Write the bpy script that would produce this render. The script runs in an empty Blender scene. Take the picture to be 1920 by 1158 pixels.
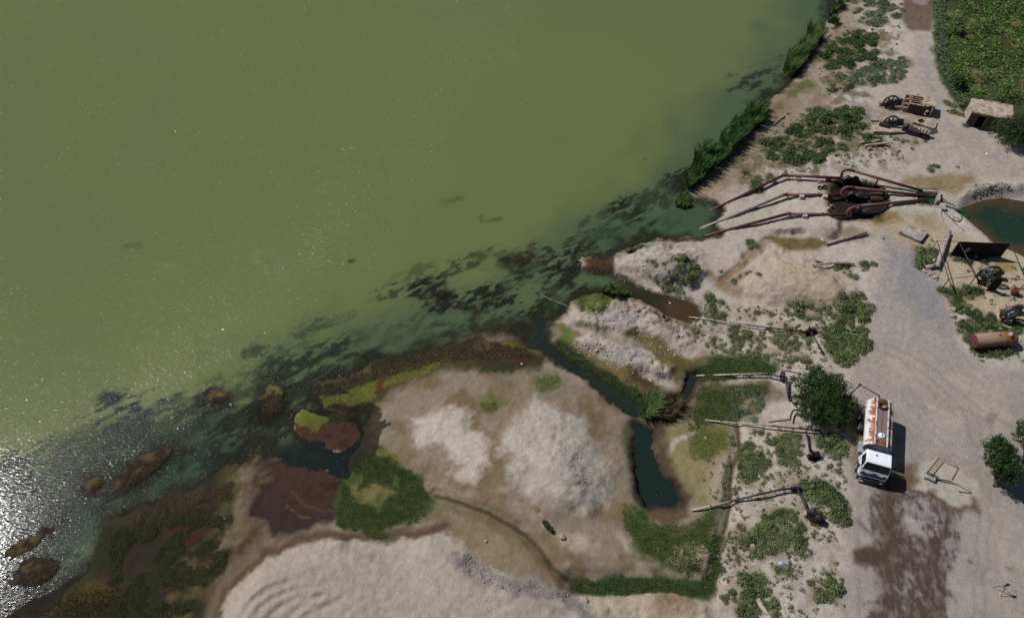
import bpy, math, random
import numpy as np
from mathutils import Vector, Matrix
random.seed(7); RNG = np.random.default_rng(11)
S = bpy.context.scene
C = S.collection
R = math.radians
PI = math.pi

# ------------------------------------------------------------------ camera, sky, sun, exposure
HCAM = 74.0; PITCH = 53.0; FPX = 1493.3; CX = 960.0; CY = 579.0
cam_d = bpy.data.cameras.new('camera'); cam = bpy.data.objects.new('camera', cam_d); C.objects.link(cam)
cam_d.sensor_width = 36.0; cam_d.lens = 28.0; cam_d.clip_start = 0.5; cam_d.clip_end = 8000
cam.location = (0, 0, HCAM); cam.rotation_euler = (R(90 - PITCH), 0, 0)
S.camera = cam
SUN_EL = 50.0
SHADOW = Vector((math.cos(R(-27)), math.sin(R(-27)), 0))       # ground direction in which shadows fall
w = bpy.data.worlds.new('World'); S.world = w; w.use_nodes = True
nt = w.node_tree; bg = nt.nodes['Background']; bg.inputs['Strength'].default_value = 0.05
sky = nt.nodes.new('ShaderNodeTexSky'); sky.sky_type = 'NISHITA'; sky.sun_disc = False
sky.sun_elevation = R(SUN_EL); sky.sun_rotation = math.atan2(-SHADOW.x, -SHADOW.y) % (2 * PI)
sky.dust_density = 1.0; sky.altitude = 300
nt.links.new(sky.outputs['Color'], bg.inputs['Color'])
sl = bpy.data.lights.new('sun', 'SUN'); sl.energy = 5.0; sl.angle = R(0.5); sl.color = (1.0, 0.975, 0.945)
sun = bpy.data.objects.new('sun', sl); C.objects.link(sun)
travel = Vector((SHADOW.x * math.cos(R(SUN_EL)), SHADOW.y * math.cos(R(SUN_EL)), -math.sin(R(SUN_EL))))
sun.rotation_euler = travel.to_track_quat('-Z', 'Y').to_euler(); sun.location = (0, 60, 90)
S.view_settings.view_transform = 'Standard'; S.view_settings.look = 'None'
S.view_settings.exposure = -0.36; S.view_settings.gamma = 1.0; S.view_settings.use_curve_mapping = False
S.render.engine = 'CYCLES'

# ------------------------------------------------------------------ survey helpers: sight line to a level plane
sp, cp = math.sin(R(PITCH)), math.cos(R(PITCH))
def ray(px, py):
    dx = (px - CX) / FPX; dy = (CY - py) / FPX
    return np.array([dx, dy * sp + cp, dy * cp - sp])
def plane(px, py, z=0.0):
    d = ray(px, py); t = (HCAM - z) / -d[2]
    return d[0] * t, d[1] * t
def P2(pts): return np.array([plane(p[0], p[1]) for p in pts])

def lin(c):
    c = np.array(c, float) / 255.0
    return np.where(c <= 0.04045, c / 12.92, ((c + 0.055) / 1.055) ** 2.4)
KALB = 0.88
def alb(*c): return lin(c) * KALB

# ------------------------------------------------------------------ numpy noise
def _h(ix, iy, seed):
    n = (ix * 374761393 + iy * 668265263 + seed * 1442695041) & 0xFFFFFFFF
    n = ((n ^ (n >> 13)) * 1274126177) & 0xFFFFFFFF
    n = n ^ (n >> 16)
    return (n & 0xFFFFFF) / float(0xFFFFFF)
def vn(x, y, seed=0):
    x0 = np.floor(x).astype(np.int64); y0 = np.floor(y).astype(np.int64)
    fx = x - x0; fy = y - y0
    fx = fx * fx * (3 - 2 * fx); fy = fy * fy * (3 - 2 * fy)
    a = _h(x0, y0, seed); b = _h(x0 + 1, y0, seed); c = _h(x0, y0 + 1, seed); d = _h(x0 + 1, y0 + 1, seed)
    return (a + (b - a) * fx) * (1 - fy) + (c + (d - c) * fx) * fy
def fbm(x, y, s, seed=0, o=4):
    r = 0.0; a = 0.5; t = 0.0
    for i in range(o):
        r = r + a * vn(x * s + 13.7 * i, y * s - 7.1 * i, seed + i); t += a; a *= 0.5; s *= 2.03
    return r / t
def sstep(a, b, x):
    t = np.clip((x - a) / (b - a), 0, 1); return t * t * (3 - 2 * t)

def segdist(X, Y, pts, closed):
    n = len(pts); d2 = np.full(X.shape, 1e12)
    for i in range(n if closed else n - 1):
        ax, ay = pts[i]; bx, by = pts[(i + 1) % n]
        vx, vy = bx - ax, by - ay; L = vx * vx + vy * vy + 1e-9
        t = np.clip(((X - ax) * vx + (Y - ay) * vy) / L, 0, 1)
        d2 = np.minimum(d2, (X - ax - t * vx) ** 2 + (Y - ay - t * vy) ** 2)
    return np.sqrt(d2)
def inside(X, Y, pts):
    r = np.zeros(X.shape, bool); n = len(pts); j = n - 1
    for i in range(n):
        xi, yi = pts[i]; xj, yj = pts[j]
        if yi != yj:
            r ^= ((yi > Y) != (yj > Y)) & (X < (xj - xi) * (Y - yi) / (yj - yi) + xi)
        j = i
    return r
def sdf(X, Y, pts):          # positive inside
    d = segdist(X, Y, pts, True); return np.where(inside(X, Y, pts), d, -d)
def sdf_box(X, Y, pts, m, closed=True, fill=-50.0):
    lo = pts.min(0) - m; hi = pts.max(0) + m
    k = np.nonzero((X > lo[0]) & (X < hi[0]) & (Y > lo[1]) & (Y < hi[1]))[0]
    if closed: return k, sdf(X[k], Y[k], pts)
    return k, segdist(X[k], Y[k], pts, False)

# ------------------------------------------------------------------ shore lines
SHORE = [(1700,-170),(1575,-30),(1560,15),(1545,55),(1520,100),(1492,138),(1470,170),(1440,186),(1422,215),(1395,245),(1350,290),(1318,315),
 (1298,338),(1280,352),(1275,366),(1300,374),(1335,380),(1352,392),(1350,405),(1338,420),(1352,436),(1322,441),(1272,448),(1232,450),
 (1190,458),(1160,468),(1148,485),(1128,482),(1105,480),(1090,490),(1096,502),(1120,512),(1142,514),(1158,522),(1172,533),(1200,541),(1240,556),(1280,563),(1308,573),(1313,588),(1292,601),
 (1262,593),(1235,577),(1205,558),(1172,550),(1150,543),(1120,545),(1092,548),(1076,562),(1062,575),(1042,588),(1026,602),(1020,622),(1034,643),(1062,664),
 (1098,686),(1124,703),(1154,724),(1190,744),(1210,760),(1204,778),(1184,776),(1152,754),(1116,726),(1082,702),(1050,682),(1022,664),(1000,650),(985,632),
 (955,614),(930,620),(892,622),(866,634),(846,645),(815,657),(778,666),(735,672),(700,674),(684,690),(658,706),(618,708),(592,714),(582,728),
 (590,745),(615,762),(640,772),(662,776),(672,770),(690,778),(684,800),(668,830),(662,862),(652,896),(620,890),(590,876),(560,868),(522,862),(500,848),(484,838),
 (462,856),(430,872),(398,895),(360,915),(312,924),(270,938),(232,953),(202,970),(186,1000),(178,1030),(160,1060),(130,1088),(92,1113),
 (50,1133),(20,1156),(-40,1185)]
shore = P2(SHORE)
RIVER = np.vstack([[[420, 1500], [260, 520]], shore, [[-75, 5], [-110, -60], [-300, -500], [-900, -900], [-2600, -600], [-2600, 1500]]])
POOL = P2([(1192,793),(1212,797),(1228,806),(1226,840),(1236,870),(1250,895),(1270,915),(1278,938),(1262,948),(1230,948),(1208,945),(1198,915),(1190,880),(1188,830)])
POOL2 = P2([(1288,702),(1308,698),(1318,708),(1306,722),(1292,740),(1280,755),(1272,742),(1282,722)])
ISLES = [P2(p) for p in (
 [(382,742),(392,730),(412,726),(430,732),(437,745),(428,758),(408,760),(392,754)],
 [(470,740),(480,722),(505,714),(528,722),(536,742),(526,766),(508,778),(488,772),(475,760)],
 [(204,925),(214,900),(240,872),(270,850),(305,836),(333,832),(334,850),(316,868),(280,888),(248,905),(222,924)],
 [(18,1085),(40,1060),(72,1044),(102,1044),(106,1062),(92,1085),(66,1102),(36,1106),(14,1102)],
 [(10,1040),(45,1008),(85,978),(106,976),(92,1002),(55,1030),(22,1048)],
 [(146,920),(160,895),(185,882),(200,890),(192,912),(166,930)],
 [(964,486),(972,476),(988,474),(998,480),(990,490),(974,494)],
 [(546,800),(552,782),(566,770),(600,768),(640,782),(664,795),(668,812),(660,832),(640,845),(612,842),(605,832),(585,833),(562,825)],
 [(816,549),(830,545),(838,552),(826,557)])]
CANAL = .977 * P2([(1800,392),(1812,378),(1842,366),(1880,361),(1940,372),(2060,380),(2100,520),(1990,500),(1925,478),(1895,464),(1865,452),(1842,428),(1818,408)])
BASINP = .977 * P2([(1716,384),(1766,386),(1798,394),(1806,402),(1812,392),(1796,384),(1768,364),(1764,355),(1717,353)])
PIT = .977 * P2([(1562,345),(1590,336),(1640,344),(1662,360),(1668,385),(1652,408),(1590,412),(1562,402),(1558,370)])

# ------------------------------------------------------------------ relief: (points, height, edge width, clod roughness)
RELIEF = [
 ([(400,1170),(440,1100),(500,1045),(560,1022),(620,1014),(700,1028),(740,1018),(830,1004),(868,1018),(885,1045),(930,1078),(1000,1096),(1060,1112),(1100,1136),(1130,1170),(1150,1330),(300,1330)], 1.3, 2.2, .022),
 ([(948,800),(985,772),(1010,745),(1060,770),(1090,800),(1112,840),(1138,880),(1138,920),(1110,950),(1060,952),(1010,935),(965,895),(948,850)], .55, 2.5, .04),
 ([(1015,850),(1045,822),(1085,830),(1108,860),(1112,900),(1085,925),(1045,920),(1018,890)], 1.1, 2.6, .05),
 ([(1155,490),(1180,468),(1240,458),(1290,462),(1315,478),(1318,520),(1290,540),(1240,538),(1190,520),(1160,505)], 1.0, 1.6, .12),
 ([(1042,605),(1075,570),(1120,552),(1165,552),(1215,570),(1262,600),(1290,628),(1300,655),(1230,640),(1140,622),(1080,625)], .9, 1.5, .14),
 ([(1070,632),(1110,622),(1165,640),(1215,660),(1255,690),(1262,716),(1225,712),(1175,690),(1125,665),(1085,650)], .9, 1.2, .14),
 ([(1375,500),(1440,468),(1510,478),(1570,505),(1598,540),(1580,572),(1520,578),(1440,565),(1390,545)], 1.3, 2.6, .06),
 ([(1430,430),(1470,418),(1540,415),(1562,430),(1550,446),(1490,445),(1450,442)], .6, 1.2, .04),
 ([(1180,475),(1250,470),(1290,500),(1260,525),(1200,505)], .4, 1.4, .1),
 ([(1085,1135),(1150,1118),(1250,1112),(1330,1130),(1340,1200),(1085,1200)], .6, 1.2, .08),
 ([(1255,1050),(1280,1028),(1320,1020),(1336,1040),(1325,1060),(1290,1068)], .5, 1.0, .03),
 ([(1525,215),(1545,205),(1562,222),(1552,240),(1530,238)], .6, 1.0, .1),
 ([(1440,455),(1480,440),(1500,455),(1470,470)], .4, .8, .1),
 ([(1800,372),(1820,348),(1860,340),(1915,345),(1915,360),(1860,356),(1825,368)], .5, .8, .12),
 ([(445,880),(480,870),(500,900),(480,940),(490,985),(500,1010),(440,1050),(400,1080),(385,1060),(430,985),(425,930)], .45, 1.6, .06),
 ([(1180,735),(1130,735),(1060,690),(1000,668),(940,660),(880,700),(780,720),(700,790),(700,850),(820,910),(900,960),(1050,975),(1150,960),(1180,880)], .35, 3.5, .02),
]
DITCH = [([(818,928),(868,944),(915,960),(975,995),(1025,1045),(1052,1078),(1078,1098)], .28, .55),
 ([(1377,795),(1386,840),(1372,880),(1366,950),(1352,1010),(1340,1060),(1332,1100)], .35, .6),
 ([(1078,1098),(1150,1098),(1240,1094),(1332,1100)], .5, 1.3),
 ([(1400,485),(1380,510),(1345,535),(1330,520)], .25, .5),
 ([(1500,448),(1450,450),(1420,470),(1400,485)], .3, .7)]
# dozer and tyre arcs pressed into the sand heap
ARCS = [([(445,1165),(470,1130),(500,1105),(545,1088),(590,1080)], .14),([(470,1165),(492,1135),(530,1112),(580,1098),(640,1092)], .10),
 ([(500,1165),(520,1138),(560,1120),(600,1118)], .12),([(535,1165),(560,1138),(602,1115)], .10),([(560,1165),(598,1140),(640,1120)], .14),
 ([(470,1100),(520,1075),(590,1068),(690,1064)], .08),([(600,1150),(640,1122),(700,1128),(760,1150)], .10),([(640,1030),(680,1040),(760,1040),(860,1042)], .10),
 ([(800,1062),(860,1034)], .08),([(636,1165),(655,1135)], .1),([(680,1165),(690,1140)], .08),([(720,1165),(728,1148)], .08),([(520,1060),(600,1050),(660,1052)], .09),
 ([(660,1080),(740,1090),(860,1100),(960,1110)], .06),([(600,1050),(640,1040),(700,1036)], .1),
 ([(760,1165),(820,1090),(870,1062)], .07),([(778,1168),(838,1096),(890,1070)], .07),([(560,1075),(700,1062),(850,1078),(960,1108)], .06),([(880,1165),(960,1130),(1050,1135)], .06)]

def base_fields(X, Y):
    rag = (fbm(X, Y, .55, 801, 4) - .5) * 1.5 + (fbm(X, Y, 2.2, 809, 3) - .5) * .6
    sr = sdf(X, Y, RIVER) + rag                    # >0 in the river
    wat = sr.copy()
    for p in (POOL, POOL2):
        wat = np.maximum(wat, sdf(X, Y, p) + rag * .7)
    isl = np.full(X.shape, -99.0)
    for p in ISLES:
        k, s = sdf_box(X, Y, p, 8); isl[k] = np.maximum(isl[k], s + rag[k] * 1.3 - .1)
    wat = np.where((isl > -7.9), np.minimum(wat, -isl), wat)
    return sr, wat, isl
def height_at(X, Y, sr, wat, isl, dc, XT=None, YT=None):
    if XT is None: XT, YT = X, Y
    d = -wat                                       # distance onto land
    n1 = fbm(X, Y, .35, 3); n2 = fbm(X, Y, 1.6, 5, 3)
    land = 0.32 * (1 - np.exp(-np.clip(d, 0, 99) / .7)) + 1.45 * sstep(1.0, 20, -sr)
    land = np.where(isl > 0, .22 * (1 - np.exp(-np.clip(isl, 0, 9) / .8)), land)
    h = np.where(d > 0, land, np.maximum(-2.2, d * .38 - .03))
    onl = sstep(0, 2.0, d)
    h = h + onl * ((n1 - .5) * .35 + (n2 - .5) * .08 + (fbm(X, Y, 3.1, 15, 2) - .5) * .06) * np.where(isl > 0, .4, 1)
    clod = np.zeros(X.shape)
    for pts, hh, e, cl in RELIEF:
        k, s = sdf_box(X, Y, P2(pts), 6)
        s = s + (n1[k] - .5) * 1.6
        m = sstep(-e * .6, e, s) * np.where(d[k] > 0, sstep(0, .8, d[k]), 0)
        h[k] += hh * m; clod[k] = np.maximum(clod[k], cl * m)
    rdg = 1 - np.abs(2 * fbm(X, Y, .55, 23, 3) - 1) * 2.2; h += clod * (fbm(X, Y, 2.2, 21, 3) - .5) * 3.0 + clod * np.clip(rdg, 0, 1) * 1.8 * -sstep(.6, 1, rdg)
    for pts, dep, wd in DITCH:
        k, s = sdf_box(X, Y, P2(pts), 4, False)
        h[k] -= dep * (1 - sstep(wd * .4, wd * 1.5, s))
    for pts, dep in ARCS:
        k, s = sdf_box(X, Y, P2(pts), 3, False)
        h[k] += dep * .55 * sstep(.35, .6, fbm(X[k], Y[k], .22, 711, 2)) * (.7 * np.exp(-((s - .55) / .28) ** 2) - np.exp(-(s / .3) ** 2)) * 1.3
    # level yard and road
    k, s = sdf_box(X, Y, YARD, 5); m = sstep(-2, 1.5, s)
    h[k] = h[k] * (1 - m) + m * (1.75 + (n1[k] - .5) * .12)
    k, s = sdf_box(XT, YT, CANAL, 5); h[k] -= 1.5 * sstep(-1.0, 1.6, s) + .0
    k, s = sdf_box(XT, YT, BASINP, 3); h[k] = np.where(s > 0, h[k] - 1.1 * sstep(0, .25, s), h[k])
    k, s = sdf_box(XT, YT, PIT, 4); h[k] -= .75 * sstep(-.5, .7, s)
    return h
YARD = P2([(1655,430),(1680,425),(1760,440),(1800,560),(1790,640),(1850,690),(1925,700),(2150,720),(2300,1300),(1580,1300),(1592,1000),(1595,850),(1604,770),(1602,700),(1628,640),(1642,560),(1652,500)])

def axis(*spans):
    v = [spans[0][0]]
    for a, b, s in spans:
        n = max(1, int(round((b - a) / s))); v += list(np.linspace(a, b, n + 1)[1:])
    return np.array(v)
def grow(a, sign, lim, s0):
    v = [a]; s = s0
    while abs(v[-1]) < lim: s *= 1.35; v.append(v[-1] + sign * s)
    return v
gx = axis((-54, 60, .17), (60, 95, .28)); gx = np.array(grow(-54, -1, 2600, .3)[::-1][:-1] + list(gx) + grow(95, 1, 2600, .4)[1:])
gy = axis((16, 76, .16), (76, 126, .24)); gy = np.array(grow(16, -1, 1500, .3)[::-1][:-1] + list(gy) + grow(126, 1, 3000, .4)[1:])
GX, GY = np.meshgrid(gx, gy); X = GX.ravel(); Y = GY.ravel()
def shifted(X, Y, h):
    k = HCAM / (HCAM - h); return X * k, Y * k        # same sight line, at water level
sr0, wat0, isl0 = base_fields(X, Y)
h0 = height_at(X, Y, sr0, wat0, isl0, None)
sel = np.where(h0 > 0.4)[0]
sX, sY = shifted(X, Y, np.clip(h0, 0, 6)); sX[h0 <= 0.4] = X[h0 <= 0.4]; sY[h0 <= 0.4] = Y[h0 <= 0.4]
far = (np.abs(X) > 140) | (Y < 5) | (Y > 170); sX[far] = X[far]; sY[far] = Y[far]
# blend of the shift so that the shore itself stays where it is
kb = sstep(.4, 1.0, h0); sX = X + (sX - X) * kb; sY = Y + (sY - Y) * kb
sr1, wat1, isl1 = base_fields(sX, sY)
hh = height_at(sX, sY, sr1, wat1, isl1, None, X, Y)
GZ = hh.reshape(GX.shape)
def ground(x, y):
    i = int(np.clip(np.searchsorted(gx, x) - 1, 0, len(gx) - 2)); j = int(np.clip(np.searchsorted(gy, y) - 1, 0, len(gy) - 2))
    tx = (x - gx[i]) / (gx[i + 1] - gx[i]); ty = (y - gy[j]) / (gy[j + 1] - gy[j])
    return float((GZ[j, i] * (1 - tx) + GZ[j, i + 1] * tx) * (1 - ty) + (GZ[j + 1, i] * (1 - tx) + GZ[j + 1, i + 1] * tx) * ty)
def groundv(x, y):
    i = np.clip(np.searchsorted(gx, x) - 1, 0, len(gx) - 2); j = np.clip(np.searchsorted(gy, y) - 1, 0, len(gy) - 2)
    tx = (x - gx[i]) / (gx[i + 1] - gx[i]); ty = (y - gy[j]) / (gy[j + 1] - gy[j])
    return (GZ[j, i] * (1 - tx) + GZ[j, i + 1] * tx) * (1 - ty) + (GZ[j + 1, i] * (1 - tx) + GZ[j + 1, i + 1] * tx) * ty
def at(px, py, h=0.0):
    """the spot of the place seen at that point of the photograph, h above the ground there"""
    z = 7.0 + h
    while z > -.3:
        x, y = plane(px, py, z)
        if max(ground(x, y), 0) + h >= z: break
        z -= .03
    return Vector((x, y, z))
def scale_at(px, py):
    d = ray(px, py); return FPX / (HCAM / -d[2])       # photo pixels per metre
# ------------------------------------------------------------------ ground colours (what each patch of ground is)
# ('p', points, rgb, feather m, warp m, opacity, patch or None)   ('s', polyline, rgb, half width m, feather m, warp m, opacity)
SAND = (172,158,141); PALE = (180,168,152); GREY = (158,150,144); BROWN = (134,116,94); OCH = (142,120,86); DGRN = (44,58,26)
LAY = [
 ('s', [(1030,655),(1004,648),(985,628),(955,612),(892,620),(846,643),(778,664),(700,672),(658,704),(592,712),(575,745),(640,790),(690,800),(670,850),(655,900)], (50,42,28), 1.2, .7, 1.0, 1),
 ('s', [(560,850),(500,848),(462,856),(398,895),(312,924),(232,953),(186,1000),(160,1060),(92,1113),(20,1156),(-60,1190)], (46,38,27), 1.6, .9, 1.2, 1),
 ('p', [(1130,520),(1240,440),(1560,250),(1650,-100),(2300,-200),(2300,1300),(1330,1300),(1330,1100),(1400,780),(1300,560)], (176,165,151), 2, 2, 1, None),
 ('p', [(660,760),(730,700),(880,650),(1000,650),(1190,770),(1180,960),(1340,1060),(1330,1110),(1070,1110),(900,1080),(830,1000),(640,1000)], (136,123,104), 1.5, 1.5, 1, None),
 ('p', [(660,760),(730,700),(880,650),(1000,650),(1190,770),(1180,960),(1340,1060),(1330,1110),(1070,1110),(900,1080),(830,1000),(640,1000)], (112,93,66), 1.5, 1.5, .75, (.35, .42, .62)),
 ('p', [(880,680),(1000,690),(1100,760),(1150,850),(1160,950),(1060,970),(940,930),(850,900),(930,860),(920,780)], (136,118,92), 1.5, 1.5, .6, (.6, .35, .6)),
 ('p', [(690,810),(740,850),(830,880),(850,930),(800,950),(720,900),(680,860)], (134,118,94), 1, 1.4, .6, None),
 # pale dry crusts
 ('p', [(765,790),(800,768),(870,772),(882,808),(905,820),(922,850),(905,880),(890,905),(858,902),(842,882),(862,868),(848,842),(800,830),(775,815)], (184,173,156), .8, 1.6, .88, None),
 ('p', [(995,742),(1020,765),(1062,768),(1085,790),(1110,835),(1135,868),(1142,900),(1122,938),(1082,956),(1040,950),(1015,942),(968,905),(950,870),(942,832),(955,795),(985,770)], (178,168,154), .9, 1.5, .92, None),
 ('p', [(1020,860),(1050,820),(1095,830),(1125,880),(1120,920),(1070,930),(1030,905)], (160,151,143), 1.4, 1.2, .6, None),
 ('p', [(960,905),(1040,950),(1020,985),(960,960),(930,920)], (165,148,128), .6, .8, .5, (.8,.4,.6)),
 # lower middle
 ('p', [(870,960),(960,990),(1040,1060),(1060,1090),(960,1080),(890,1040),(860,1000)], (134,118,92), 1, 1, .8, None),
 ('p', [(1060,1000),(1150,985),(1250,1050),(1300,1085),(1200,1080),(1090,1085)], (168,152,132), .8, 1.2, .8, (.5,.35,.55)),
 ('p', [(1090,1115),(1160,1108),(1260,1105),(1340,1120),(1360,1300),(1060,1300)], (174,156,134), .5, .6, 1, None),
 ('p', [(1225,1110),(1290,1115),(1300,1135),(1240,1158),(1220,1140)], (130,100,66), .8, .8, .8, None),
 # sand heap
 ('s', [(395,1170),(435,1098),(498,1038),(555,1012),(620,1000),(700,1015),(742,1005),(832,990)], (86,68,50), .6, .5, .6, .95),
 ('p', [(405,1170),(440,1100),(500,1045),(560,1022),(620,1010),(700,1024),(740,1014),(832,1000),(868,1010),(885,1040),(925,1070),(1000,1090),(1060,1108),(1100,1130),(1135,1165),(1160,1330),(300,1330)], (164,152,136), .3, .7, 1, None),
 ('p', [(860,1035),(880,1042),(930,1072),(1000,1092),(1065,1112),(1105,1140),(1090,1158),(1010,1130),(930,1110),(875,1090),(850,1060)], (124,118,118), .6, 1.2, .95, (.9,.25,.5)),
 ('p', [(560,1060),(700,1040),(860,1050),(1000,1110),(1100,1170),(600,1170)], (164,150,134), 1.5, 1.5, .5, (.4,.4,.6)),
 # left bank: mats of weed, red azolla, dark green
 ('p', [(690,675),(860,630),(985,640),(1020,660),(1010,690),(940,700),(880,690),(800,705),(740,730),(690,790),(640,780),(590,760),(575,720),(640,695)], (70,62,36), .7, .8, .95, None),
 ('p', [(590,725),(650,722),(700,700),(760,685),(830,672),(850,682),(780,702),(730,715),(690,745),(640,752),(600,748)], (86,92,32), .4, .8, .95, None),
 ('p', [(630,755),(690,752),(690,772),(655,776)], (78,44,38), .3, .5, 1, None),
 ('p', [(700,712),(735,708),(730,728),(705,738)], (82,48,38), .3, .5, .9, None),
 ('p', [(880,680),(905,660),(960,650),(1015,668),(1018,690),(960,695),(900,700)], (52,50,28), .6, .8, .95, None),
 ('p', [(930,650),(985,655),(1010,672),(985,685),(940,668)], (70,46,34), .4, .6, .9, None),
 ('s', [(945,645),(985,650),(1010,664)], (96,92,40), .35, .3, .4, 1),
 ('s', [(684,790),(672,830),(665,860),(655,900)], (84,72,44), 1.1, .6, .5, .9),
 ('p', [(540,800),(560,770),(610,765),(668,795),(672,830),(640,848),(560,838)], (72,48,38), .3, 1.2, 1, None),
 ('p', [(540,800),(560,770),(610,765),(668,795),(672,830),(640,848),(560,838)], (50,32,27), .5, 1.0, .8, (1.2,.5,.7)),
 ('p', [(548,790),(560,768),(592,762),(612,776),(596,798),(570,798)], (98,106,36), .3, .4, 1, None),
 ('p', [(490,870),(560,868),(620,888),(656,896),(650,940),(625,975),(560,1000),(500,1010),(470,960),(478,910)], (56,42,38), .5, .8, 1, None),
 ('p', [(508,868),(560,868),(620,888),(656,896),(648,935),(615,965),(540,950),(520,905)], (66,46,36), .6, 1.2, 1, None),
 ('p', [(508,868),(560,868),(620,888),(656,896),(648,935),(615,965),(540,950),(520,905)], (50,34,30), .6, .7, .8, (.8,.45,.7)),
 ('s', [(545,925),(575,945),(600,955),(630,958)], (98,80,70), .05, .12, .5, .7),
 ('s', [(540,952),(560,962),(580,968)], (120,104,90), .05, .12, .5, .7),
 ('p', [(640,880),(690,835),(720,845),(755,870),(790,895),(815,930),(800,960),(760,985),(720,1005),(670,990),(630,975),(625,950)], (58,74,36), .4, 1.2, 1, None),
 ('p', [(680,840),(740,850),(750,880),(700,860)], (112,108,44), .4, .5, .9, None),
 ('p', [(662,910),(700,895),(740,900),(730,925),(700,945),(665,940)], (120,110,66), 1.0, 1.4, .9, None),
 # south west weed flats
 ('p', [(186,990),(230,950),(310,925),(400,898),(440,910),(440,1000),(420,1060),(400,1110),(360,1200),(-60,1250),(20,1150),(130,1090),(180,1040)], (46,39,28), 1, 1, 1, None),
 ('p', [(186,990),(230,950),(310,925),(400,898),(440,910),(440,1000),(420,1060),(400,1110),(360,1200),(-60,1250),(20,1150),(130,1090),(180,1040)], (38,42,24), 1, 1, .95, (.35,.38,.60)),
 ('p', [(200,980),(330,925),(430,905),(430,930),(330,960),(260,985)], (62,54,40), .6, .8, .8, (.6,.4,.6)),
 ('p', [(310,985),(400,970),(410,990),(380,1010),(330,1030)], (66,34,28), .5, .6, .9, None),
 ('p', [(300,1090),(380,1020),(420,990),(440,1010),(400,1090),(350,1158),(300,1158)], (100,88,52), .8, 1.4, .8, (.5,.35,.6)),
 ('p', [(120,1110),(180,1075),(230,1100),(160,1140),(60,1158)], (74,62,30), .8, .8, .9, None),
 ('p', [(455,870),(490,862),(502,890),(480,925),(476,955),(496,985),(490,1010),(445,1040),(420,1070),(400,1060),(430,990),(438,930)], (104,90,68), .5, 1.4, .9, None),
 ('p', [(455,870),(490,862),(502,890),(480,925),(476,955),(496,985),(490,1010),(445,1040),(420,1070),(400,1060),(430,990),(438,930)], (86,74,50), .6, 1.2, .8, (.6,.45,.65)),
 ('s', [(430,880),(425,930),(405,990)], (72,68,36), .7, .8, .8, .9),
 ('p', [(380,1062),(440,1030),(500,1012),(540,1000),(480,1045),(430,1090),(400,1140),(380,1158)], (92,72,50), .6, .6, .7, None),
 # mounds between river and scrub
 ('p', [(1030,610),(1060,578),(1110,552),(1165,548),(1215,565),(1262,595),(1305,610),(1330,650),(1320,680),(1262,720),(1200,735),(1130,700),(1060,655)], (112,98,64), .6, .8, 1, None),
 ('p', [(1040,605),(1080,572),(1120,556),(1165,552),(1215,570),(1262,600),(1320,625),(1335,660),(1290,672),(1230,650),(1190,640),(1140,625),(1080,620)], (170,157,142), .5, .9, 1, None),
 ('p', [(1070,632),(1110,622),(1165,636),(1215,658),(1255,688),(1264,720),(1225,716),(1175,690),(1125,668),(1085,650)], (174,161,146), .5, .9, 1, None),
 ('p', [(1110,590),(1150,565),(1200,575),(1190,605),(1140,608)], (148,143,142), .8, .8, .8, None),
 ('p', [(1150,645),(1200,650),(1220,675),(1180,680)], (146,145,148), .8, .8, .7, None),
 ('p', [(1080,552),(1120,545),(1148,550),(1140,580),(1110,590),(1082,576)], (84,94,38), .4, .7, .95, None),
 ('p', [(1045,618),(1068,610),(1072,640),(1052,642)], (88,104,48), .4, .5, .95, None),
 ('s', [(1085,605),(1110,612),(1135,616)], (80,88,48), .5, .5, .4, .9),
 ('s', [(1180,620),(1225,640),(1260,665),(1280,690)], (88,84,42), .8, .6, .7, .95),
 ('s', [(1150,560),(1170,570),(1190,575)], (136,108,70), .5, .5, .4, .6),
 ('s', [(1235,600),(1262,615)], (112,86,58), .6, .6, .5, .7),
 ('s', [(1140,712),(1100,690),(1062,666),(1032,642),(1020,620),(1030,598),(1060,572),(1090,550),(1140,542)], (46,44,26), .55, .5, .9, .95),
 ('s', [(1095,556),(1120,548),(1150,546)], (70,76,34), .6, .5, .8, .9),
 ('s', [(1165,462),(1230,452),(1300,448),(1345,440)], (48,42,28), .5, .4, .9, .9),
 ('s', [(1158,520),(1200,540),(1260,558)], (52,54,30), .5, .4, .9, .9),
 ('s', [(1135,545),(1160,540),(1210,552)], (56,56,26), .7, .5, .6, 1),
 ('s', [(1048,640),(1100,680),(1160,718),(1200,745)], (40,50,24), .45, .4, .5, 1),
 ('s', [(1190,705),(1240,735),(1275,745)], (66,52,36), .8, .6, .6, .9),
 ('p', [(1150,488),(1180,466),(1240,456),(1290,460),(1330,470),(1345,500),(1320,560),(1260,552),(1200,535),(1160,512)], (172,160,147), .5, .8, 1, None),
 ('p', [(1215,490),(1260,480),(1300,490),(1300,520),(1250,530),(1215,515)], (128,120,112), .8, .6, .7, None),
 ('p', [(1092,484),(1110,480),(1150,488),(1150,512),(1115,514)], (74,52,32), .3, .4, 1, None),
 ('p', [(1345,500),(1400,470),(1440,455),(1510,475),(1570,500),(1600,540),(1590,580),(1500,588),(1400,568),(1340,540)], (174,157,138), 1, 1, 1, None),
 ('p', [(1450,500),(1520,490),(1580,520),(1570,570),(1500,570)], (166,144,118), 1, 1.2, .7, None),
 ('p', [(1430,445),(1500,440),(1560,452),(1530,470),(1470,470)], (98,86,48), .5, .5, .95, None),
 ('s', [(1430,455),(1405,480),(1385,505),(1350,530),(1330,515)], (124,106,80), .5, .5, .4, .85),
 ('p', [(1330,505),(1390,530),(1420,560),(1380,560),(1340,540)], (118,96,66), .7, .7, .6, (.6,.4,.6)),
 ('p', [(1400,415),(1480,408),(1562,412),(1566,440),(1500,447),(1420,440)], (172,160,144), .5, .5, 1, None),
 # upper bank
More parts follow.
